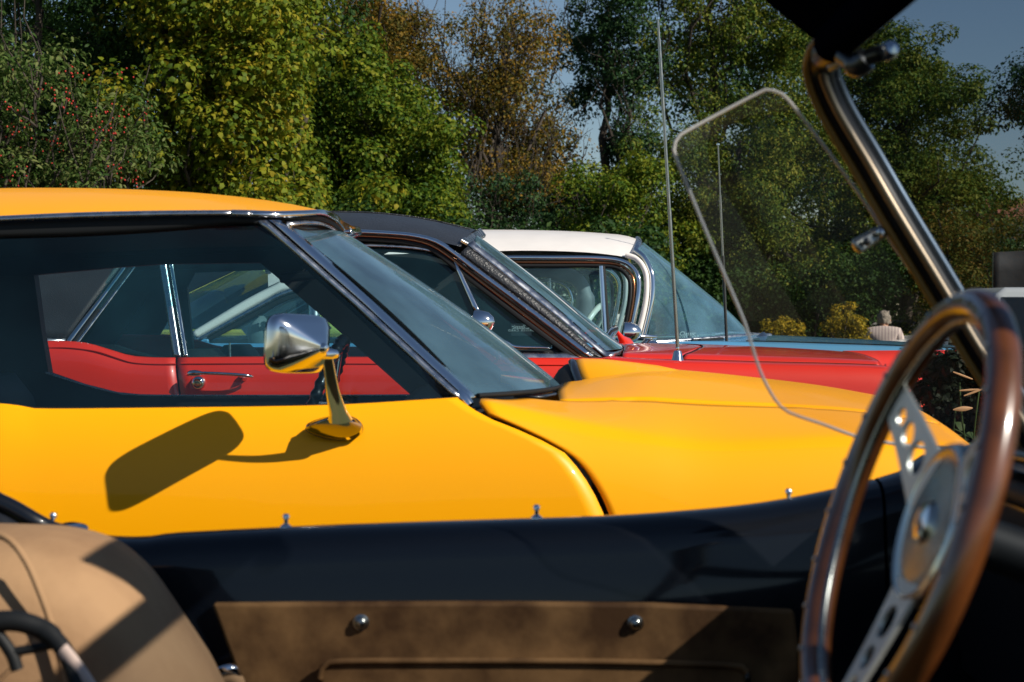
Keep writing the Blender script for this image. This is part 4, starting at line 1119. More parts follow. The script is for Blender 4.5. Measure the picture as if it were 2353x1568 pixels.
    # seat: wide back cushion with rolled bolsters
    def seat(Y0, name_group):
        out = [P(-420, 1225, Y0), P(-200, 1222, Y0), P(0, 1226, Y0), P(80, 1230, Y0), P(150, 1244, Y0), P(215, 1268, Y0), P(265, 1305, Y0), P(305, 1345, Y0), P(345, 1400, Y0), P(385, 1460, Y0), P(425, 1520, Y0), P(460, 1580, Y0), P(540, 1760, Y0), P(600, 1960, Y0)]
        c = crom(out, 70)
        return c
    c = seat(2.20, None)
    rows = []
    bot = CAM_H + (HY - 1960) * 2.2 / FPX
    for k, (dy, ins) in enumerate(((0.20, 0.03), (0.16, 0.008), (0.08, 0.0), (0.0, 0.004), (-0.06, 0.018), (-0.10, 0.045), (-0.115, 0.085), (-0.12, 0.14))):
        r = []
        for j in range(70):
            t = c[min(j + 1, 69)] - c[max(j - 1, 0)]
            nn = np.array([-t[2], 0, t[0]]); nn /= np.linalg.norm(nn)
            p = c[j] - nn * ins
            r.append((p[0], 2.20 + dy, p[2]))
        rows.append(r)
    last = rows[-1]
    rows.append([(p[0] - 0.05 - 0.0 * j, 2.075, p[2] - 0.05) for j, p in enumerate(last)])
    rows.append([(p[0] - 0.30, 2.07, p[2] - 0.30) for j, p in enumerate(last)])
    so = grid('seat_back', rows, L, root)
    def seam(pts, r=0.0045, m=L):
        return ptube('seat_piping', pts, r, m, so, n=30)
    seam([(-30, 1226, 2.115), (20, 1240, 2.09), (60, 1290, 2.075), (95, 1370, 2.070), (125, 1460, 2.070), (150, 1568, 2.070), (190, 1760, 2.07)])
    # driver seat, nearer, just its far edge low in the frame
    # black seat frame hoop and the belt running over it
    hp = ptube('harness_guide', [(-60, 1440, 1.90), (0, 1428, 1.90), (50, 1430, 1.90), (100, 1448, 1.90), (135, 1478, 1.89), (158, 1515, 1.88), (175, 1560, 1.87), (190, 1640, 1.86)], [0.012] * 12 + [0.010] * 12, BK, root, n=24, sides=12)
    ptube('guide_bar', [(20, 1500, 1.90), (80, 1490, 1.90), (135, 1478, 1.89)], 0.0055, BK, hp)
    ptube('guide_bar', [(-10, 1450, 1.90), (25, 1500, 1.90), (40, 1540, 1.90)], 0.0075, BK, hp)
    ptube('harness_strap', [(143, 1492, 1.875), (170, 1525, 1.87), (205, 1575, 1.865), (250, 1660, 1.86)], 0.009, M['belt'], root, n=20, flat=0.5)
    # cockpit floor, tunnel, firewall and dash
    box('cockpit_floor', (-1.2, 1.10, 0.14), (1.3, 2.52, 0.20), M['interior'], root)
    box('tunnel', (-0.9, 1.70, 0.20), (0.9, 1.92, 0.44), M['card_leather'], root, bevel=0.04)
    prism('dashboard', [(0.64, 1.08, 0.86), (0.67, 1.08, 0.56), (0.72, 1.08, 0.55), (0.72, 1.08, 0.88)], (0, 1.44, 0), M['black_car'], root, bevel=0.012)
    rows = []
    for k in range(17):
        y = 1.08 + 1.44 * k / 16
        s = (y - YC) / 0.72
        rows.append([(X, y, 0.895 + 0.03 * (1 - s * s) - 0.12 * max(0, X - 0.9) ** 1.4) for X in np.linspace(0.62, 1.7, 16)])
    grid('scuttle', rows, N, root, solid=0.012)
    box('firewall', (1.22, 1.10, 0.2), (1.25, 2.52, 0.86), M['interior'], root)
    tube('dash_roll', [(0.63, y, 0.875) for y in np.linspace(1.08, 2.52, 8)], 0.018, BK, root)
    # windscreen frame: raked far post with a rounded upper corner, header running towards the near side
    fp = [(2420, 1120, 2.33), (2300, 905, 2.33), (2230, 790, 2.33), (2140, 640, 2.33), (2050, 492, 2.33), (1985, 380, 2.33), (1925, 280, 2.32), (1893, 215, 2.31), (1878, 165, 2.29), (1884, 125, 2.25), (1915, 98, 2.17)]
    c = pc(fp, 60)
    def rail(name, off, rx, mat, ylift=0.0):
        pts = []
        for j in range(60):
            t = c[min(j + 1, 59)] - c[max(j - 1, 0)]
            nn = np.array([t[2], 0, -t[0]]); nn /= max(1e-6, np.linalg.norm(nn))
            p = c[j] + nn * off; p[1] += ylift
            pts.append(p)
        return tube(name, pts, rx, mat, wf, n=12, up=(0, 1, 0))
    wf = bpy.data.objects.new('windscreen_frame', None); C.objects.link(wf); wf.parent = root; wf.location = P(2300, 905, 2.33); wf.matrix_parent_inverse = Matrix.Translation(-root.location)
    # parent inverse for the pieces of the frame
    def rail2(name, off, rx, mat, ylift=0.0):
        o = rail(name, off, rx, mat, ylift); o.matrix_parent_inverse = Matrix.Translation(-wf.location); return o
    rail2('frame_core', 0.006, 0.020, M['frame_black'], 0.01)
    rail2('frame_edge', -0.015, 0.0055, M['gold_edge'], 0.0)
    rail2('frame_chrome', 0.003, 0.0065, M['frame_metal'], -0.016)
    rail2('frame_rim', 0.026, 0.0065, M['blue_steel'], 0.004)
    def wpart(o):
        o.parent = wf; o.matrix_parent_inverse = Matrix.Translation(-wf.location); return o
    h0, h1 = Vector(c[-1]), Vector((c[-1][0], 1.42, c[-1][2] + 0.01))
    wpart(tube('header_bar', [h0, h0.lerp(h1, 0.5), h1], 0.026, M['visor'], None, n=14))
    wpart(tube('header_chrome', [h0 + Vector((0.022, 0, -0.008)), h1 + Vector((0.022, 0, -0.008))], 0.006, M['frame_black'], None))
    # near post, mirrored
    npost = [Vector((p[0], 2 * YC - 0.0 - p[1], p[2])) for p in c]
    wpart(tube('near_post', npost, 0.02, M['black_car'], None))
    # glass of the screen
    g = []
    for i in range(13):
        s = i / 12
        y = 1.30 + (2.30 - 1.30) * s
        bow = 0.015 * (1 - (2 * s - 1) ** 2)
        g.append([(c[j][0] + 0.012 + bow, y, c[j][2]) for j in range(4, 59, 3)])
    grid('windscreen', g, M['roadster_glass'], root)
    # sun visor hinged on the header
    A, B = P(1890, 112, 2.26), P(1728, -18, 2.20)
    sv = [A, B, B + Vector((0.0, -0.5, 0.0)), A + Vector((0.0, -0.5, 0.0))]
    vo = prism('sun_visor', [A + Vector((0, 0, 0)), B, B + Vector((0, -0.55, 0)), A + Vector((0, -0.55, 0))], (0.008, 0, 0.012), M['visor'], root, bevel=0.004)
    vm = [A + Vector((0.006, 0.0, -0.012)), A + Vector((0.03, -0.02, 0.0)), A + Vector((0.03, -0.55, 0.0)), A + Vector((0.006, -0.55, -0.012))]
    # latch under the header corner
    lt = ptube('header_latch', [(1935, 128, 2.10), (1970, 150, 2.08), (1995, 132, 2.07), (2030, 120, 2.06)], [0.012] * 8 + [0.016] * 8 + [0.011] * 8, M['black_car'], root)
    lathe('latch_knob', [(0, 0.014), (0.009, 0.010), (0.012, 0.0), (0.009, -0.01), (0, -0.012)], P(2042, 118, 2.06), (0.3, -1, 0.4), CH, lt, n=18)
    ptube('latch_lever', [(1948, 42, 2.04), (1965, 55, 2.04), (1988, 72, 2.05)], 0.005, CD, lt)
    # bracket for the wind deflector
    br = [P(1957, 553, 2.31), P(2030, 515, 2.33), P(2046, 540, 2.33), P(1985, 580, 2.31), P(1970, 580, 2.31)]
    bo = prism('deflector_bracket', br, (0, 0.02, 0), M['steel'], root, bevel=0.006)
    lathe('bracket_screw', [(0.006, 0), (0.005, 0.004), (0, 0.006)], P(1992, 556, 2.31), (0, -1, 0), M['black_car'], bo, n=12)
    lathe('bracket_screw', [(0.006, 0), (0.005, 0.004), (0, 0.006)], P(2022, 535, 2.32), (0, -1, 0), CH, bo, n=12)
    # clear wind deflector
    dd = [(1548, 345), (1556, 318), (1585, 298), (1740, 216), (1765, 208), (1790, 214), (1815, 235), (1900, 345), (1990, 470), (2060, 575), (2150, 705), (2230, 830), (2270, 900), (2290, 960), (2260, 1015), (2160, 1030), (2040, 1018), (1970, 1004), (1890, 975), (1830, 955), (1800, 940), (1775, 910), (1745, 850), (1720, 770), (1700, 715), (1640, 575), (1580, 430), (1556, 370)]
    cl = np.array([P(x, y, 2.36) for x, y in dd])
    cl = crom(cl, 120, closed=True)
    vs = [tuple(p) for p in cl] + [(p[0], p[1] + 0.005, p[2]) for p in cl]
    n_ = len(cl)
    wd = mesh('wind_deflector', vs[:n_], [tuple(range(n_))], M['acrylic'], root, smooth=False)
    tube('deflector_edge', [(p[0], p[1] - 0.001, p[2]) for p in cl[:-1]], 0.0024, M['acrylic_edge'], wd, n=8, closed=True)
    # the steering wheel
    R, T, psi = 0.19, 0.3366, 0.035
    ctr = Vector((0.335, 1.450, 0.9266))
    sw = bpy.data.objects.new('steering_wheel', None); C.objects.link(sw); sw.parent = root; sw.location = ctr; sw.matrix_parent_inverse = Matrix.Translation(-root.location)
    sw['label'] = 'wooden rim wheel with drilled metal spokes'
    def wp(o):
        o.parent = sw; o.matrix_parent_inverse = Matrix.Translation(-ctr); return o
    nrm = Vector((-math.cos(T) * math.cos(psi), -math.cos(T) * math.sin(psi), math.sin(T)))
    far = nrm.cross(Vector((0, 0, 1))).normalized()
    if far.y < 0: far = -far
    up = far.cross(nrm)
    if up.z < 0: up = -up
    pts = [ctr + far * (R * math.cos(2 * math.pi * k / 120)) + up * (R * math.sin(2 * math.pi * k / 120)) for k in range(120)]
    wp(tube('rim', pts, 0.0143, M['wood'], None, n=18, closed=True))
    pin = [ctr + (p - ctr) * ((R - 0.0135) / R) for p in pts]
    wp(tube('rim_band', pin, 0.0035, M['steel'], None, n=8, closed=True))
    hub = ctr - nrm * 0.030
    for k in range(24):
        an = 2 * math.pi * (k + 0.5) / 24
        d_ = far * math.cos(an) + up * math.sin(an)
        wp(lathe('rivet', [(0.003, 0.0), (0.0028, 0.001), (0.0, 0.0018)], ctr + d_ * R + nrm * 0.0148, nrm, M['steel'], None, n=8))
    for an, ww in ((math.radians(33), 0.070), (math.radians(147), 0.070), (math.radians(-90), 0.070)):
        d_ = (far * math.cos(an) + up * math.sin(an))
        tv = nrm.cross(d_).normalized()
        v, f_ = plate_holes(0.146, ww, 0.036, ((0.052, 0.0160), (0.086, 0.0120), (0.112, 0.0088)), 0.003)
        ws = [hub + d_ * (0.040 + q.x) + tv * q.y + nrm * (0.030 * ((0.040 + q.x) / R) ** 1.5) for q in v]
        o = mesh('spoke', ws, f_, M['satin'], None, smooth=False, solid=0.0035)
        wp(o)
    wp(lathe('hub', [(0.0, 0.012), (0.018, 0.012), (0.021, 0.0075), (0.030, 0.007), (0.050, 0.0065), (0.062, 0.006), (0.067, 0.009), (0.072, 0.007), (0.075, 0.0), (0.073, -0.010), (0.06, -0.014), (0.02, -0.016)], hub, nrm, M['polished'], None, n=48))
    wp(lathe('hub_badge', [(0.0, 0.0145), (0.010, 0.014), (0.016, 0.0128), (0.017, 0.011)], hub, nrm, CH, None, n=28))
    wp(tube('steering_column', [hub - nrm * 0.014, hub - nrm * 0.42], 0.022, BK, None, n=16))
    for wx in (1.15, -1.45):
        wheel(root, wx, 2.56, 1); wheel(root, wx, 1.04, -1)
roadster()

# ================================================================== trees and shrubs
LEAF = {
 'hazel': leaf_mat('hazel_leaf', [(0.040, 0.075, 0.006), (0.085, 0.130, 0.008), (0.16, 0.19, 0.012), (0.26, 0.21, 0.014)]),
 'spindle': leaf_mat('spindle_leaf', [(0.020, 0.050, 0.008), (0.042, 0.085, 0.014), (0.085, 0.13, 0.03), (0.14, 0.16, 0.05)]),
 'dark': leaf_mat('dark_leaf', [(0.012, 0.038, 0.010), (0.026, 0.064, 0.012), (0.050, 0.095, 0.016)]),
 'lime': leaf_mat('linden_leaf', [(0.024, 0.062, 0.006), (0.060, 0.115, 0.008), (0.12, 0.165, 0.012), (0.19, 0.20, 0.014)]),
 'brown': leaf_mat('autumn_leaf', [(0.055, 0.065, 0.012), (0.11, 0.090, 0.014), (0.18, 0.115, 0.014), (0.27, 0.145, 0.016)]),
 'oak': leaf_mat('oak_leaf', [(0.012, 0.042, 0.020), (0.026, 0.068, 0.024), (0.05, 0.10, 0.026)]),
 'mid': leaf_mat('ash_leaf', [(0.026, 0.062, 0.010), (0.060, 0.108, 0.012), (0.12, 0.155, 0.016), (0.19, 0.19, 0.024)]),
 'rust': leaf_mat('rusty_leaf', [(0.035, 0.065, 0.010), (0.08, 0.10, 0.014), (0.15, 0.12, 0.016), (0.2, 0.11, 0.018)]),
 'gold': leaf_mat('gold_leaf', [(0.10, 0.10, 0.010), (0.26, 0.21, 0.012), (0.42, 0.28, 0.014)]),
 'shade': leaf_mat('shaded_hedge_leaf', [(0.003, 0.007, 0.004), (0.006, 0.012, 0.006), (0.010, 0.018, 0.008)], trans=0.1),  # shade of the hedge put into the leaf colour
 'weed': leaf_mat('weed_leaf', [(0.03, 0.06, 0.02), (0.06, 0.10, 0.03)]),
}

def leaf_cloud(name, pos, nrm, axis, size, mat, parent, width=0.55, fold=0.25, fine=True):
    n = len(pos)
    axis = axis - nrm * np.sum(axis * nrm, 1)[:, None]
    axis /= np.linalg.norm(axis, axis=1)[:, None] + 1e-9
    side = np.cross(nrm, axis)
    L = size[:, None]
    if fine:
        v = np.empty((n, 6, 3))
        w = width * 0.5
        v[:, 0] = pos
        v[:, 1] = pos + axis * L * 0.30 + side * L * w + nrm * L * fold * 0.35
        v[:, 2] = pos + axis * L * 0.68 + side * L * w * 0.72 + nrm * L * fold * 0.15
        v[:, 3] = pos + axis * L - nrm * L * 0.18
        v[:, 4] = pos + axis * L * 0.68 - side * L * w * 0.72 + nrm * L * fold * 0.15
        v[:, 5] = pos + axis * L * 0.30 - side * L * w + nrm * L * fold * 0.35
        idx = np.arange(n)[:, None] * 6
        tri = np.concatenate([idx + np.array([[0, 1, 5]]), idx + np.array([[1, 2, 5]]), idx + np.array([[2, 4, 5]]), idx + np.array([[2, 3, 4]])], 1).reshape(-1)
    else:
        v = np.empty((n, 4, 3))
        w = width * 0.55
        v[:, 0] = pos
        v[:, 1] = pos + axis * L * 0.42 + side * L * w + nrm * L * fold * 0.3
        v[:, 2] = pos + axis * L - nrm * L * 0.15
        v[:, 3] = pos + axis * L * 0.42 - side * L * w + nrm * L * fold * 0.3
        idx = np.arange(n)[:, None] * 4
        tri = np.concatenate([idx + np.array([[0, 1, 2]]), idx + np.array([[0, 2, 3]])], 1).reshape(-1)
    me = bpy.data.meshes.new(name)
    me.vertices.add(len(v.reshape(-1)) // 3); me.vertices.foreach_set('co', v.reshape(-1))
    me.loops.add(len(tri)); me.loops.foreach_set('vertex_index', tri.astype(np.int32))
    nf = len(tri) // 3
    me.polygons.add(nf)
    me.polygons.foreach_set('loop_start', np.arange(0, nf * 3, 3, dtype=np.int32))
    me.polygons.foreach_set('loop_total', np.full(nf, 3, dtype=np.int32))
    me.update(calc_edges=True)
    me.materials.append(mat)
    o = bpy.data.objects.new(name, me)
    return link(o, parent)

def inside(poly, x, y):
    c = False
    j = len(poly) - 1
    for i in range(len(poly)):
        xi, yi = poly[i]; xj, yj = poly[j]
        if (yi > y) != (yj > y) and x < (xj - xi) * (y - yi) / (yj - yi) + xi: c = not c
        j = i
    return c

def branch(p0, p1, r0, r1, rng, wob=0.1, n=7):
    a, b = np.array(p0, float), np.array(p1, float)
    L = np.linalg.norm(b - a)
    pts = [a + (b - a) * t + rng.normal(size=3) * wob * L * math.sin(math.pi * t) * 0.5 for t in np.linspace(0, 1, n)]
    return pts, list(np.linspace(r0, r1, n))

def tree(name, label, cat, poly, Y0, depth, clumps, per, cr, leaf, mat, seed, trunks=1, group=None, trunk_x=None, droop=0.0, width=0.55, berries=0, twig=True, bare=0, tr=0.12, stray=0.2):
    rng = np.random.default_rng(seed)
    xs_ = [p[0] for p in poly]; ys_ = [p[1] for p in poly]
    mx = (min(xs_) + max(xs_)) / 2; my = (min(ys_) + max(ys_)) / 2
    wx_ = max(xs_) - min(xs_)
    tx = trunk_x if trunk_x is not None else mx
    gz = ground_z(Y0)
    basep = P(tx, 0, Y0); basep.z = gz
    root = thing(name, label, cat, tuple(basep), group)
    cl = []
    nb = max(8, clumps // 6)
    while len(cl) < clumps:
        x, y = rng.uniform(min(xs_), max(xs_)), rng.uniform(min(ys_), max(ys_))
        if not inside(poly, x, y): continue
        e = max(0.15, 1 - (2 * abs(x - mx) / wx_) ** 2) ** 0.5
        u = rng.uniform(-1, 1)
        u = math.copysign(abs(u) ** 0.6, u)
        c0 = P(x, y, Y0) + Vector((0, depth * e * u * 0.9, 0))
        # a bough reaches outwards from the stem, rising a little, and carries a few leaf clumps
        out = Vector((c0.x - basep.x + rng.normal() * 0.5, c0.y - Y0 + rng.normal() * 0.5 - 0.2, 0.35 + rng.normal() * 0.25))
        out.normalize()
        m = int(rng.integers(4, 9))
        for q in range(m):
            t = (q / m - 0.5) * 2
            o_ = out * (t * cr * 2.0) + Vector(rng.normal(size=3)) * cr * 0.45
            p = c0 + o_
            col, row = CX + p.x * FPX / Y0, HY - (p.z - CAM_H) * FPX / Y0
            if inside(poly, col, row) or rng.random() < stray: cl.append(p)
    cl = cl[:clumps]
    cl = np.array([tuple(c) for c in cl])
    # leaves over the shell of each clump
    per, leaf = per * 1.75, leaf * 0.66
    k = rng.poisson(per, clumps); k = np.maximum(k, 4)
    ci = np.repeat(np.arange(clumps), k)
    n = len(ci)
    d = rng.normal(size=(n, 3)); d /= np.linalg.norm(d, axis=1)[:, None]
    rad = cr * rng.uniform(0.5, 1.15, clumps)[ci] * rng.uniform(0.35, 1.0, n) ** 0.5
    pos = cl[ci] + d * rad[:, None] * np.array([1.0, 1.0, 0.72])
    up = np.array([0, 0, 1.0])
    nr = d * 0.75 + rng.normal(size=(n, 3)) * 0.36 + up * 0.5
    nr /= np.linalg.norm(nr, axis=1)[:, None]
    ax = d * 0.7 + rng.normal(size=(n, 3)) * 0.6 - up * droop
    keep = pos[:, 2] > gz + 0.05
    leaf_cloud('crown', pos[keep], nr[keep], ax[keep], (leaf * rng.uniform(0.6, 1.3, n))[keep], LEAF[mat], root, width=width, fine=Y0 < 20)
    # trunk and limbs, one mesh each
    V, F = [], []
    def add(pts, rr, sides=6):
        v, f = tube_data(pts, rr, sides)
        o_ = len(V); V.extend(v); F.extend([tuple(i + o_ for i in q) for q in f])
    zt = np.percentile(cl[:, 2], 60)
    for t in range(trunks):
        off = (t - (trunks - 1) / 2) * 0.5
        tp = cl[rng.integers(clumps)] if trunks > 1 else np.array([basep.x, Y0, np.percentile(cl[:, 2], 85)])
        pts, rr = branch((basep.x + off, Y0, gz - 0.1), tp, tr, tr * 0.2, rng, 0.06, 9)
        add(pts, rr, 9)
        near = cl[rng.permutation(clumps)[:max(6, clumps // 12 // trunks)]]
        for c in near:
            j = rng.integers(2, 8)
            bp, br_ = branch(pts[j], c, rr[j] * 0.5, 0.008, rng, 0.12, 6)
            add(bp, br_, 5)
    mesh('trunk', V, F, M['bark'], root)
    if bare:
        V, F = [], []
        for c in cl[rng.permutation(clumps)[:bare]]:
            for _ in range(3):
                e = c + rng.normal(size=3) * cr * 0.8 + np.array([0, 0, cr * 1.2])
                bp, br_ = branch(c - np.array([0, 0, cr]), e, 0.012, 0.003, rng, 0.1, 5)
                add(bp, br_, 4)
        mesh('twigs', V, F, M['bark'], root)['kind'] = 'stuff'
    if berries:
        V, F = [], []
        v0, f0 = lathe_data([(0, 0.009), (0.0075, 0.005), (0.009, -0.003), (0.0, -0.008)], (0, 0, 0), (0, 0, 1), 6)
        v0 = np.array([tuple(q) for q in v0])
        cc = cl[cl[:, 1] < Y0 + 0.3]
        for b_ in range(berries):
            c = cc[rng.integers(len(cc))] + rng.normal(size=3) * cr * 0.7 - np.array([0, cr * 0.8, 0])
            for _ in range(rng.integers(4, 12)):
                q = c + rng.normal(size=3) * 0.055 * np.array([1, 0.6, 1.2])
                o_ = len(V); V.extend([tuple(w) for w in v0 + q]); F.extend([tuple(i + o_ for i in f) for f in f0])
        o = mesh('berries', V, F, M['berry'], root); o['kind'] = 'stuff'
    return root

GT = 'trees behind the cars'
# left: spindle shrub with red berries, green trees, hazel
tree('spindle_shrub', 'tall dark shrub dotted with red berries at the left edge', 'shrub', [(-220, 60), (40, 40), (180, 130), (310, 170), (370, 260), (340, 400), (300, 520), (-220, 520)], 15.0, 0.9, 150, 62, 0.30, 0.085, 'spindle', 11, trunks=4, berries=75, width=0.38, group=GT, bare=30, tr=0.04)
tree('evergreen_tree', 'dark green tree standing behind the berry shrub at the left edge', 'tree', [(-240, -260), (330, -260), (420, -60), (380, 160), (280, 300), (300, 520), (-240, 520)], 17.6, 1.0, 300, 85, 0.38, 0.095, 'dark', 12, width=0.3, group=GT, droop=0.3)
tree('evergreen_tree', 'dark leafy tree filling the gaps behind the berry shrub and hazel', 'tree', [(-300, -300), (700, -300), (720, 100), (640, 300), (600, 560), (-300, 560)], 23.0, 1.2, 520, 80, 0.48, 0.13, 'dark', 31, width=0.5, group=GT, trunk_x=240)
tree('olive_tree', 'dense olive-brown tree mass behind the pointed linden and bare autumn tree', 'tree', [(640, -40), (900, 20), (1000, 80), (1090, 60), (1200, 70), (1265, 130), (1270, 300), (1260, 600), (640, 600)], 37.0, 1.6, 300, 70, 0.55, 0.14, 'rust', 32, group=GT, trunk_x=960)
tree('olive_tree', 'deep green tree mass behind the wind deflector and aerials', 'tree', [(1440, 120), (1560, 20), (1900, 0), (2080, 120), (2200, 300), (2240, 640), (1440, 640), (1480, 400)], 39.0, 1.6, 330, 70, 0.60, 0.15, 'oak', 33, group=GT, trunk_x=1900)
tree('hazel_tree', 'large yellow-green hazel tree right of the berry shrub', 'tree', [(250, -220), (640, -220), (690, -40), (668, 60), (690, 170), (692, 260), (640, 310), (660, 400), (715, 455), (700, 520), (260, 520), (240, 300), (300, 100)], 17.0, 1.1, 260, 92, 0.36, 0.098, 'hazel', 13, trunks=3, width=0.72, group=GT, bare=8)
tree('hazel_tree', 'yellowing tree top showing above the hazel and the linden', 'tree', [(560, -200), (760, -200), (760, 120), (690, 190), (600, 120)], 22.0, 0.9, 60, 60, 0.34, 0.11, 'hazel', 14, width=0.6, group=GT)
tree('linden_tree', 'dense green linden tree with a pointed crown left of centre', 'tree', [(830, 85), (880, 130), (930, 180), (990, 230), (1040, 270), (1090, 320), (1100, 360), (1060, 420), (1040, 470), (1070, 520), (640, 560), (650, 430), (690, 330), (665, 250), (720, 150), (770, 120)], 26.0, 1.5, 300, 120, 0.42, 0.105, 'lime', 15, width=0.7, group=GT, trunk_x=850)
tree('autumn_tree', 'brown-leaved autumn tree rising behind the pointed linden', 'tree', [(620, -160), (760, -60), (800, 0), (850, 5), (930, -5), (990, 30), (1010, 90), (1020, 300), (900, 330), (700, 300), (600, 200)], 31.0, 1.6, 190, 80, 0.45, 0.11, 'brown', 16, group=GT, bare=60, trunk_x=830)
tree('autumn_tree', 'bare-topped brown autumn tree right of the pointed linden', 'tree', [(1090, 30), (1120, 5), (1150, 40), (1190, -20), (1225, -5), (1245, 50), (1280, 60), (1295, 150), (1300, 300), (1290, 420), (1240, 470), (1080, 480), (1000, 420), (990, 200), (1010, 90)], 30.0, 1.5, 210, 62, 0.42, 0.10, 'brown', 17, group=GT, bare=110, trunk_x=1155, tr=0.16)
tree('low_bramble', 'dull grey-green thicket under the brown autumn tree', 'shrub', [(1040, 430), (1120, 400), (1220, 420), (1290, 470), (1300, 640), (1030, 640)], 28.5, 1.0, 90, 70, 0.36, 0.095, 'oak', 18, trunks=3, group=GT, bare=30, tr=0.05)
tree('oak_tree', 'tall dark blue-green oak against the sky at centre', 'tree', [(1290, 60), (1330, 15), (1370, -40), (1440, -80), (1520, -60), (1540, 100), (1510, 250), (1500, 380), (1400, 360), (1370, 300), (1320, 370), (1300, 340), (1330, 240), (1280, 130)], 34.0, 1.5, 120, 90, 0.42, 0.12, 'oak', 19, group=GT, bare=40, trunk_x=1400, tr=0.16)
tree('ash_tree', 'tall green tree behind the long chrome aerial', 'tree', [(1440, -120), (1900, -160), (1960, 60), (1900, 230), (1780, 250), (1640, 220), (1540, 230), (1470, 120)], 35.0, 2.0, 200, 95, 0.50, 0.13, 'mid', 20, group=GT, bare=50, trunk_x=1640, tr=0.2)
tree('walnut_tree', 'broad olive-green tree filling the view behind the clear wind deflector', 'tree', [(1560, 230), (1640, 190), (1720, 190), (1800, 150), (1870, 190), (1930, 260), (1990, 420), (2010, 600), (1960, 690), (1560, 690), (1500, 560), (1480, 420), (1500, 300)], 29.0, 1.8, 420, 115, 0.42, 0.105, 'mid', 21, group=GT, trunk_x=1700, tr=0.2, droop=0.3, width=0.42)
tree('young_tree', 'bushy fresh green shrub above the white car roof', 'shrub', [(1270, 470), (1300, 390), (1340, 370), (1400, 400), (1460, 365), (1520, 400), (1560, 500), (1560, 680), (1290, 680), (1260, 560)], 26.8, 1.2, 170, 95, 0.36, 0.095, 'lime', 22, trunks=3, group=GT, tr=0.06)
tree('maple_tree', 'rounded green tree seen through the roadster windscreen', 'tree', [(1900, 120), (1990, 70), (2080, 90), (2140, 110), (2190, 150), (2210, 230), (2250, 270), (2290, 330), (2330, 420), (2310, 460), (2260, 500), (2240, 620), (2000, 660), (1900, 500), (1880, 260)], 30.0, 1.8, 330, 110, 0.44, 0.11, 'mid', 23, group=GT, trunk_x=2080, tr=0.18)
tree('rusty_thicket', 'rust-tinged thicket behind the windscreen post', 'shrub', [(2100, 500), (2180, 460), (2260, 490), (2353, 480), (2460, 500), (2460, 800), (2080, 800)], 27.5, 1.2, 160, 90, 0.36, 0.09, 'rust', 24, trunks=3, group=GT, tr=0.06)
tree('dark_thicket', 'deep green thicket behind the man in the pale shirt', 'shrub', [(1480, 560), (1600, 600), (1750, 620), (1900, 600), (2000, 560), (2120, 600), (2150, 820), (1480, 820)], 28.0, 1.0, 380, 80, 0.40, 0.10, 'dark', 25, trunks=5, group=GT, tr=0.06)
tree('dark_thicket', 'dim far thicket closing the view low behind the man and the bushes', 'shrub', [(1400, 520), (2450, 480), (2450, 800), (1400, 800)], 33.0, 0.8, 420, 70, 0.55, 0.15, 'dark', 34, trunks=5, group=GT, tr=0.06)
tree('dark_thicket', 'dim thicket between the brown autumn tree and the oak, low against the sky', 'shrub', [(1230, 400), (1300, 370), (1400, 400), (1480, 400), (1480, 640), (1220, 640)], 36.0, 0.8, 150, 75, 0.50, 0.14, 'oak', 35, trunks=4, group=GT, tr=0.06)
tree('silhouette_tree', 'dark tree crown cut by the right edge against the sky', 'tree', [(2318, 195), (2350, 150), (2400, 120), (2500, 150), (2500, 330), (2353, 330), (2330, 290), (2318, 240)], 24.0, 0.8, 60, 110, 0.32, 0.09, 'oak', 26, group=GT, trunk_x=2440)
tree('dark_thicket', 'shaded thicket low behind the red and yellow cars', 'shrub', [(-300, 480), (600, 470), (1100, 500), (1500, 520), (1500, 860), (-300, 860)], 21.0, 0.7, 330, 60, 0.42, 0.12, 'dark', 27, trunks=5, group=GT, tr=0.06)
tree('sunlit_bush', 'slim golden-leaved bush just left of the man in the pale shirt', 'bush', [(1905, 745), (1915, 712), (1930, 695), (1945, 700), (1955, 725), (1975, 745), (1990, 760), (1985, 800), (1900, 800)], 23.0, 0.35, 50, 46, 0.11, 0.075, 'gold', 28, trunks=3, tr=0.02, width=0.4)
tree('sunlit_bush', 'low golden-leaved bush beyond the blue car bonnet', 'bush', [(1770, 760), (1785, 730), (1800, 722), (1830, 745), (1860, 752), (1870, 800), (1765, 800)], 22.0, 0.35, 45, 40, 0.10, 0.075, 'gold', 29, trunks=3, tr=0.02, width=0.4)
tree('low_hedge', 'hedge with shade put into its near-black leaves, beyond the nose of the yellow car', 'hedge', [(2110, 812), (2320, 812), (2400, 835), (2400, 1300), (2110, 1300)], 6.9, 0.18, 420, 60, 0.085, 0.05, 'shade', 30, trunks=4, tr=0.012, trunk_x=2240, stray=0.0)

# tall dry grass in front of the thicket: nobody could count it
def dry_grass():
    rng = np.random.default_rng(5)
    n = 5000
    x = rng.uniform(P(1690, 0, 24).x, P(2010, 0, 24).x, n); y = rng.uniform(23.3, 25.8, n)
    pos = np.stack([x, y, np.array([ground_z(q) for q in y])], 1)
    h = rng.uniform(0.35, 0.95, n)
    nr = rng.normal(size=(n, 3)); nr[:, 2] = 0; nr /= np.linalg.norm(nr, axis=1)[:, None]
    ax = rng.normal(size=(n, 3)) * 0.2 + np.array([0, 0, 1.0])
    m = leaf_mat('dry_grass', [(0.07, 0.06, 0.02), (0.16, 0.12, 0.04), (0.25, 0.19, 0.07)])
    o = leaf_cloud('dry_grass', pos, nr, ax, h, m, None, width=0.02)
    tag(o, 'tall dry meadow grass in front of the thicket', 'grass', kind='stuff')
dry_grass()

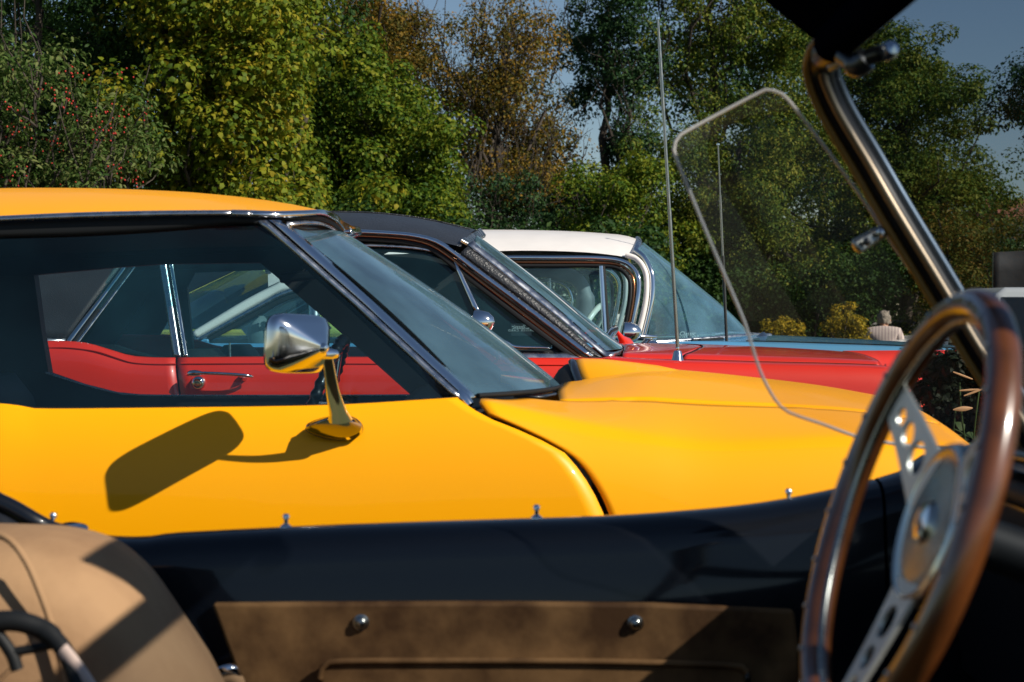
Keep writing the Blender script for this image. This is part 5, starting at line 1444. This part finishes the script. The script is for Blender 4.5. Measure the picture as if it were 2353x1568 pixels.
def weed():
    rng = np.random.default_rng(8)
    Y0 = 5.9
    b = P(2225, 0, Y0); b.z = 0.0
    root = thing('weed_plant', 'sunlit weed with dry seed pods and broad green leaves beside the hedge', 'plant', tuple(b))
    V, F = [], []
    def add(pts, r):
        v, f = tube_data(crom([P(*q) for q in pts], 10), r, 5); o_ = len(V); V.extend(v); F.extend([tuple(i + o_ for i in q) for q in f])
    add([(2235, 1300, Y0), (2230, 1100, Y0), (2210, 960, Y0), (2205, 880, Y0)], 0.0035)
    add([(2240, 1300, Y0), (2235, 1080, Y0), (2240, 980, Y0), (2250, 900, Y0)], 0.003)
    add([(2230, 1300, Y0), (2200, 1120, Y0), (2190, 1020, Y0), (2196, 940, Y0)], 0.003)
    add([(2235, 1060, Y0), (2255, 990, Y0), (2280, 950, Y0)], 0.003)
    add([(2225, 1040, Y0), (2215, 1000, Y0), (2190, 985, Y0)], 0.0025)
    mesh('stem', V, F, LEAF['weed'], root)
    for i, pts in enumerate((((2190, 942), (2235, 938)), ((2190, 855), (2235, 872)), ((2205, 898), (2250, 895)), ((2215, 910), (2262, 893)), ((2208, 1035), (2240, 1045), (2262, 1052)))):
        c = [(p[0], p[1], Y0 - 0.02) for p in pts]
        w = pc(c, 10, len(c) > 2)
        tube('seed_pod', w, [0.002 + (0.007 if i in (0, 4) else 0.0018) * math.sin(math.pi * k / 9) for k in range(10)], principled('dry_pod', (0.42, 0.24, 0.12), rough=0.7), root, n=7, flat=0.5)
    n = 60
    pos = np.array([tuple(P(rng.uniform(2160, 2290), rng.uniform(985, 1250), Y0 + rng.uniform(-0.05, 0.1))) for _ in range(n)])
    nr = rng.normal(size=(n, 3)) * 0.5 + np.array([0, -0.5, 0.8]); nr /= np.linalg.norm(nr, axis=1)[:, None]
    ax = rng.normal(size=(n, 3))
    leaf_cloud('leaves', pos, nr, ax, rng.uniform(0.04, 0.08, n), LEAF['weed'], root, width=0.75)
weed()

# ================================================================== things far off
def far_car(name, label, cat, x, y, length, width, height, heading, paint, body, cabin, zb=0.25, tail=False, light=True, wr=0.31):
    """body, cabin: side outlines (fraction of length, height) of the lower body and of the glasshouse"""
    gz = ground_z(y)
    root = thing(name, label, cat, (x, y, gz))
    root.rotation_euler.z = heading
    def put(o):
        o.parent = root; o.matrix_parent_inverse = Matrix.Identity(4); return o
    L = length; w2 = width / 2
    ol = crom([((f - 0.5) * L, h) for f, h in body], 44)
    V, F = [], []
    secs = ((-w2, 0.93), (-w2 + 0.03, 0.98), (-w2 + 0.12, 1.0), (0, 1.015), (w2 - 0.12, 1.0), (w2 - 0.03, 0.98), (w2, 0.93))
    rows = [[(p[0] * (0.985 if abs(yy) > w2 - 0.01 else 1), yy, zb + (p[1] - zb) * k) for p in ol] for yy, k in secs]
    put(grid('body', rows, paint, None))
    for r, sg in ((rows[0], -1), (rows[-1], 1)):
        put(mesh('body_side', [(q[0], q[1] - sg * 0.001, q[2]) for q in r], [tuple(range(len(r)))], paint, None, smooth=False))
    cb = [((f - 0.5) * L, h) for f, h in cabin]
    zl = min(h for _, h in cb); zh = max(h for _, h in cb)
    def ins(h): return w2 - 0.04 - 0.16 * (h - zl) / (zh - zl)
    n = len(cb)
    V = [(a, -ins(h), h) for a, h in cb] + [(a, ins(h), h) for a, h in cb]
    F = [tuple(range(n)), tuple(range(2 * n - 1, n - 1, -1))] + [(i, n + i, n + (i + 1) % n, (i + 1) % n) for i in range(n)]
    put(mesh('roof', V, F, paint, None, bevel=0.05, sharp=40))
    # side windows, standing 6 mm proud of the pillars
    x0 = np.interp(zl + 0.06, [h for _, h in cb[:2]], [a for a, _ in cb[:2]]); 
    xa, xb = cb[0][0], cb[-1][0]; ta, tb = cb[1][0], cb[-2][0]
    lo, hi = zl + 0.06, zh - 0.10
    le = lambda h: xa + (ta - xa) * (h - zl) / (cb[1][1] - zl) + 0.08
    re = lambda h: xb + (tb - xb) * (h - zl) / (cb[-2][1] - zl) - 0.08
    mid = (le(lo) + re(lo)) / 2
    for sg in (-1, 1):
        for a0, a1, b0, b1 in ((le(lo), mid - 0.04, le(hi), mid - 0.04), (mid + 0.04, re(lo), mid + 0.04, re(hi))):
            q = [(a0, sg * (ins(lo) + 0.006), lo), (a1, sg * (ins(lo) + 0.006), lo), (b1, sg * (ins(hi) + 0.006), hi), (b0, sg * (ins(hi) + 0.006), hi)]
            put(mesh('window', q, [(0, 1, 2, 3)], M['dark_glass'], None, smooth=False, solid=0.004))
    for (pa, pb, nm, sx) in ((cb[0], cb[1], 'rear_screen', -1), (cb[-1], cb[-2], 'windscreen', 1)):
        g = lambda t: (pa[0] + (pb[0] - pa[0]) * t + sx * 0.012, pa[1] + (pb[1] - pa[1]) * t)
        (xl, zl_), (xh, zh_) = g(0.12), g(0.86)
        q = [(xl, -ins(zl_) + 0.08, zl_), (xl, ins(zl_) - 0.08, zl_), (xh, ins(zh_) - 0.08, zh_), (xh, -ins(zh_) + 0.08, zh_)]
        put(mesh(nm, q, [(0, 1, 2, 3)], M['dark_glass'], None, smooth=False, solid=0.004))
    for sx, m_, nm in ((-1, M['red_lens'], 'tail_light'), (1, M['chrome'], 'headlight')):
        for sg in (-1, 1):
            put(box(nm, (sx * (L / 2 - 0.02) - 0.03, sg * (w2 - 0.2) - 0.09, 0.68), (sx * (L / 2 - 0.02) + 0.035, sg * (w2 - 0.2) + 0.09, 0.86), m_, None, bevel=0.02))
    for fx in (-0.3, 0.31):
        for sg in (-1, 1):
            o = lathe('wheel', [(0.05, -0.09), (wr * 0.6, -0.1), (wr * 0.95, -0.1), (wr, -0.07), (wr, 0.07), (wr * 0.95, 0.1), (wr * 0.6, 0.1), (0.05, 0.09)], (fx * L, sg * (w2 - 0.08), wr), (0, 1, 0), M['tyre'], None, n=20)
            put(o)
    return root

SED_B = [(0.0, 0.25), (0.0, 0.6), (0.02, 0.86), (0.15, 0.93), (0.5, 0.92), (0.75, 0.90), (0.93, 0.80), (0.995, 0.62), (1.0, 0.25)]
SED_C = [(0.08, 0.9), (0.24, 1.36), (0.34, 1.42), (0.52, 1.42), (0.58, 1.38), (0.74, 0.88)]
SUV_B = [(0.0, 0.3), (0.0, 0.7), (0.01, 1.0), (0.1, 1.04), (0.5, 1.04), (0.74, 1.02), (0.96, 0.96), (1.0, 0.75), (1.0, 0.3)]
SUV_C = [(0.015, 1.02), (0.05, 1.60), (0.1, 1.66), (0.5, 1.66), (0.56, 1.60), (0.70, 1.02)]
VAN_B = [(0.0, 0.3), (0.0, 0.7), (0.0, 1.1), (0.1, 1.14), (0.5, 1.14), (0.84, 1.10), (0.98, 0.9), (1.0, 0.7), (1.0, 0.3)]
VAN_C = [(0.005, 1.10), (0.02, 1.86), (0.05, 1.95), (0.7, 1.95), (0.78, 1.86), (0.93, 1.08)]
BEE_B = [(0.0, 0.25), (0.01, 0.55), (0.06, 0.85), (0.2, 0.95), (0.5, 0.92), (0.72, 0.92), (0.9, 0.82), (0.99, 0.55), (1.0, 0.25)]
BEE_C = [(0.08, 0.88), (0.2, 1.30), (0.36, 1.47), (0.5, 1.48), (0.6, 1.40), (0.70, 0.90)]
far_car('black_estate', 'black estate car parked behind the man in the pale shirt', 'car', P(2150, 0, 28.5).x, 28.5, 4.3, 1.8, 1.66, math.radians(14), M['black_car'], SUV_B, SUV_C)
far_car('white_saloon', 'white saloon partly hidden behind the steering wheel rim', 'car', P(2195, 0, 25.5).x, 25.5, 4.2, 1.7, 1.42, math.radians(4), M['white_car'], SED_B, SED_C)
far_car('white_van', 'white van at the right edge beyond the steering wheel', 'van', P(2711, 0, 18.0).x, 18.0, 4.6, 1.9, 1.95, 0.0, M['white_car'], VAN_B, VAN_C)
far_car('yellow_saloon', 'pale yellow saloon glimpsed through three sets of car windows', 'car', P(520, 0, 12.6).x, 12.6, 4.3, 1.75, 1.5, 0.0, M['yellow2'], SED_B, [(a, h * 1.12) for a, h in SED_C])

# dark market canopy over the van
def canopy():
    Y0 = 21.0
    b = P(2400, 0, Y0); b.z = ground_z(Y0)
    root = thing('windbreak_screen', 'tall dark fabric screen on poles rising above the white van', 'screen', tuple(b))
    A, Bq = P(2284, 580, Y0), P(2640, 560, Y0)
    V = []
    rows = []
    for i in range(9):
        t = i / 8
        rows.append([(A.x + (Bq.x - A.x) * s, Y0 + 0.05 * math.sin(9 * s + 3 * t), (A.z + (Bq.z - A.z) * s) * (1 - t) + (ground_z(Y0) + 0.6) * t) for s in np.linspace(0, 1, 24)])
    grid('side_wall', rows, M['tarp'], root, solid=0.01)
    for px in (A.x + 0.02, Bq.x - 0.02):
        for dy in (0.08,):
            tube('pole', [(px, Y0 + dy, ground_z(Y0)), (px, Y0 + dy, A.z)], 0.02, M['steel'], root)
canopy()

def house():
    Y0 = 60.0
    b = P(2345, 0, Y0); b.z = ground_z(Y0)
    root = thing('far_house', 'house with terracotta roof showing over the trees at the right edge', 'house', tuple(b))
    x0, x1 = P(2318, 0, Y0).x, P(2560, 0, Y0).x
    zt = P(0, 480, Y0).z; ze = P(0, 505, Y0).z
    box('wall', (x0 + 0.3, Y0 + 0.3, b.z), (x1 - 0.3, Y0 + 7.7, ze), principled('render_wall', (0.5, 0.45, 0.36), rough=0.9), root)
    prism('roof', [(x0, Y0, ze), (x0, Y0 + 4, zt + 0.6), (x0, Y0 + 8, ze)], (x1 - x0, 0, 0), M['roof_tile'], root)
house()

# ================================================================== people
def skin_mesh(name, joints, edges, mat, root, sub=2):
    me = bpy.data.meshes.new(name)
    me.from_pydata([j[0] for j in joints], edges, [])
    bm_ = bmesh.new(); bm_.from_mesh(me)
    ly = bm_.verts.layers.skin.verify()
    bm_.verts.ensure_lookup_table()
    for v, j in zip(bm_.verts, joints):
        r = j[1] if hasattr(j[1], '__len__') else (j[1], j[1])
        v[ly].radius = r
    bm_.verts[0][ly].use_root = True
    bm_.to_mesh(me); bm_.free()
    me.materials.append(mat)
    o = bpy.data.objects.new(name, me); C.objects.link(o); o.parent = root
    m = o.modifiers.new('k', 'SKIN'); m.use_smooth_shade = True
    m = o.modifiers.new('s', 'SUBSURF'); m.levels = sub; m.render_levels = sub
    return o

def person(label, x, y, yaw, shirt, hair, cap=None, scale=1.0, elbow=0.1):
    root = thing('person', label, 'person', (x, y, ground_z(y)))
    root.rotation_euler.z = yaw; root.scale = (scale,) * 3
    # the figure faces +Y; back towards the viewer
    J = [((0, 0, 0.95), (0.155, 0.11)), ((0, 0, 1.12), (0.145, 0.10)), ((0, 0.0, 1.30), (0.17, 0.115)), ((0, -0.01, 1.43), (0.12, 0.09)), ((0, 0.03, 1.48), 0.060), ((0, 0.06, 1.53), 0.064),
         ((0, 0.075, 1.575), (0.078, 0.095)), ((0, 0.07, 1.645), (0.076, 0.092)), ((0, 0.07, 1.69), (0.045, 0.055))]
    E_ = [(0, 1), (1, 2), (2, 3), (3, 4), (4, 5), (5, 6), (6, 7), (7, 8)]
    for sg in (-1, 1):
        i = len(J)
        J += [((sg * 0.185, -0.01, 1.405), 0.062), ((sg * (0.245 + elbow * 0.4), -0.03, 1.14), 0.046), ((sg * (0.235 + elbow * 0.1), 0.10, 0.93), 0.036), ((sg * (0.225 + elbow * 0.1), 0.14, 0.86), (0.042, 0.022))]
        E_ += [(3, i), (i, i + 1), (i + 1, i + 2), (i + 2, i + 3)]
        h = i + 3
        for q, (dx, dl) in enumerate(((-0.03, 0.085), (-0.01, 0.095), (0.01, 0.09), (0.028, 0.07))):
            k = len(J)
            b0 = J[h][0]
            J += [((b0[0] + dx * 0.4, b0[1] + 0.012, b0[2] - 0.045), 0.0095), ((b0[0] + dx, b0[1] + 0.02, b0[2] - dl), 0.008)]
            E_ += [(h, k), (k, k + 1)]
        k = len(J); b0 = J[h][0]
        J += [((b0[0] - sg * 0.03, b0[1] + 0.03, b0[2] - 0.03), 0.0095)]; E_ += [(h, k)]
        i = len(J)
        J += [((sg * 0.095, 0, 0.86), 0.098), ((sg * 0.10, 0.01, 0.50), 0.062), ((sg * 0.105, -0.01, 0.10), 0.042), ((sg * 0.11, 0.13, 0.035), (0.042, 0.03))]
        E_ += [(0, i), (i, i + 1), (i + 1, i + 2), (i + 2, i + 3)]
    skin_mesh('body', J, E_, M['skin'], root)
    S = [((0, 0, 0.93), (0.185, 0.14)), ((0, 0, 1.12), (0.175, 0.13)), ((0, 0.0, 1.29), (0.205, 0.145)), ((0, -0.01, 1.43), (0.16, 0.115)), ((0, 0.01, 1.50), 0.075)]
    SE = [(0, 1), (1, 2), (2, 3), (3, 4)]
    for sg in (-1, 1):
        i = len(S)
        S += [((sg * 0.19, -0.01, 1.425), 0.085), ((sg * (0.24 + elbow * 0.32), -0.03, 1.19), 0.070)]
        SE += [(3, i), (i, i + 1)]
    skin_mesh('shirt', S, SE, shirt, root)
    T_ = [((0, 0, 0.93), (0.165, 0.12))]
    TE = []
    for sg in (-1, 1):
        i = len(T_)
        T_ += [((sg * 0.095, 0, 0.84), 0.11), ((sg * 0.10, 0.01, 0.50), 0.082), ((sg * 0.105, -0.01, 0.10), 0.066)]
        TE += [(0, i), (i, i + 1), (i + 1, i + 2)]
    skin_mesh('trousers', T_, TE, M['trouser'], root)
    rng = np.random.default_rng(3)
    v, f = [], []
    for i in range(13):
        ph = math.pi * i / 18
        for j in range(22):
            th = 2 * math.pi * j / 22
            k = 1 + 0.10 * rng.normal() * (0.5 + 0.5 * (i > 3))
            front = math.sin(th) > 0.45
            zz = math.cos(ph) if not front else max(math.cos(ph), 0.35)
            rr = math.sin(ph) if not front else min(math.sin(ph), 0.94)
            v.append((0.098 * k * rr * math.cos(th), 0.07 + 0.115 * k * rr * math.sin(th), 1.615 + 0.128 * k * zz))
    for i in range(12):
        for j in range(22):
            f.append((i * 22 + j, i * 22 + (j + 1) % 22, (i + 1) * 22 + (j + 1) % 22, (i + 1) * 22 + j))
    o = mesh('hair', v, f, hair, None); o.parent = root
    for sg in (-1, 1):
        o = lathe('ear', [(0.0, 0.012), (0.016, 0.008), (0.022, 0.0), (0.0, -0.01)], (sg * 0.085, 0.075, 1.59), (sg, -0.4, 0), M['skin'], None, n=12); o.parent = root
    o = lathe('nose', [(0.0, 0.03), (0.008, 0.022), (0.016, 0.0)], (0, 0.16, 1.575), (0, 1, -0.35), M['skin'], None, n=10); o.parent = root
    if cap:
        o = lathe('cap', [(0.0, 0.135), (0.05, 0.128), (0.09, 0.09), (0.108, 0.03), (0.11, 0.0)], (0, 0.065, 1.63), (0, 0.1, 1), cap, None, n=24); o.parent = root
        o = mesh('cap_peak', [(-0.09, 0.13, 1.64), (0.09, 0.13, 1.64), (0.07, 0.24, 1.625), (0.0, 0.265, 1.622), (-0.07, 0.24, 1.625)], [(0, 1, 2, 3, 4)], cap, None, smooth=False, solid=0.006); o.parent = root
    return root
person('grey-haired person in a pale striped shirt, seen from behind beyond the blue bonnet', P(2031, 0, 25.2).x, 25.2, math.radians(-14), M['shirt'], M['hair'], scale=1.04)
person('person in pale cap and grey shirt glimpsed through the blue car quarter light', P(1414, 0, 18.0).x, 18.0, math.radians(-40), M['grey_shirt'], M['hair'], cap=M['cap'], scale=0.95)
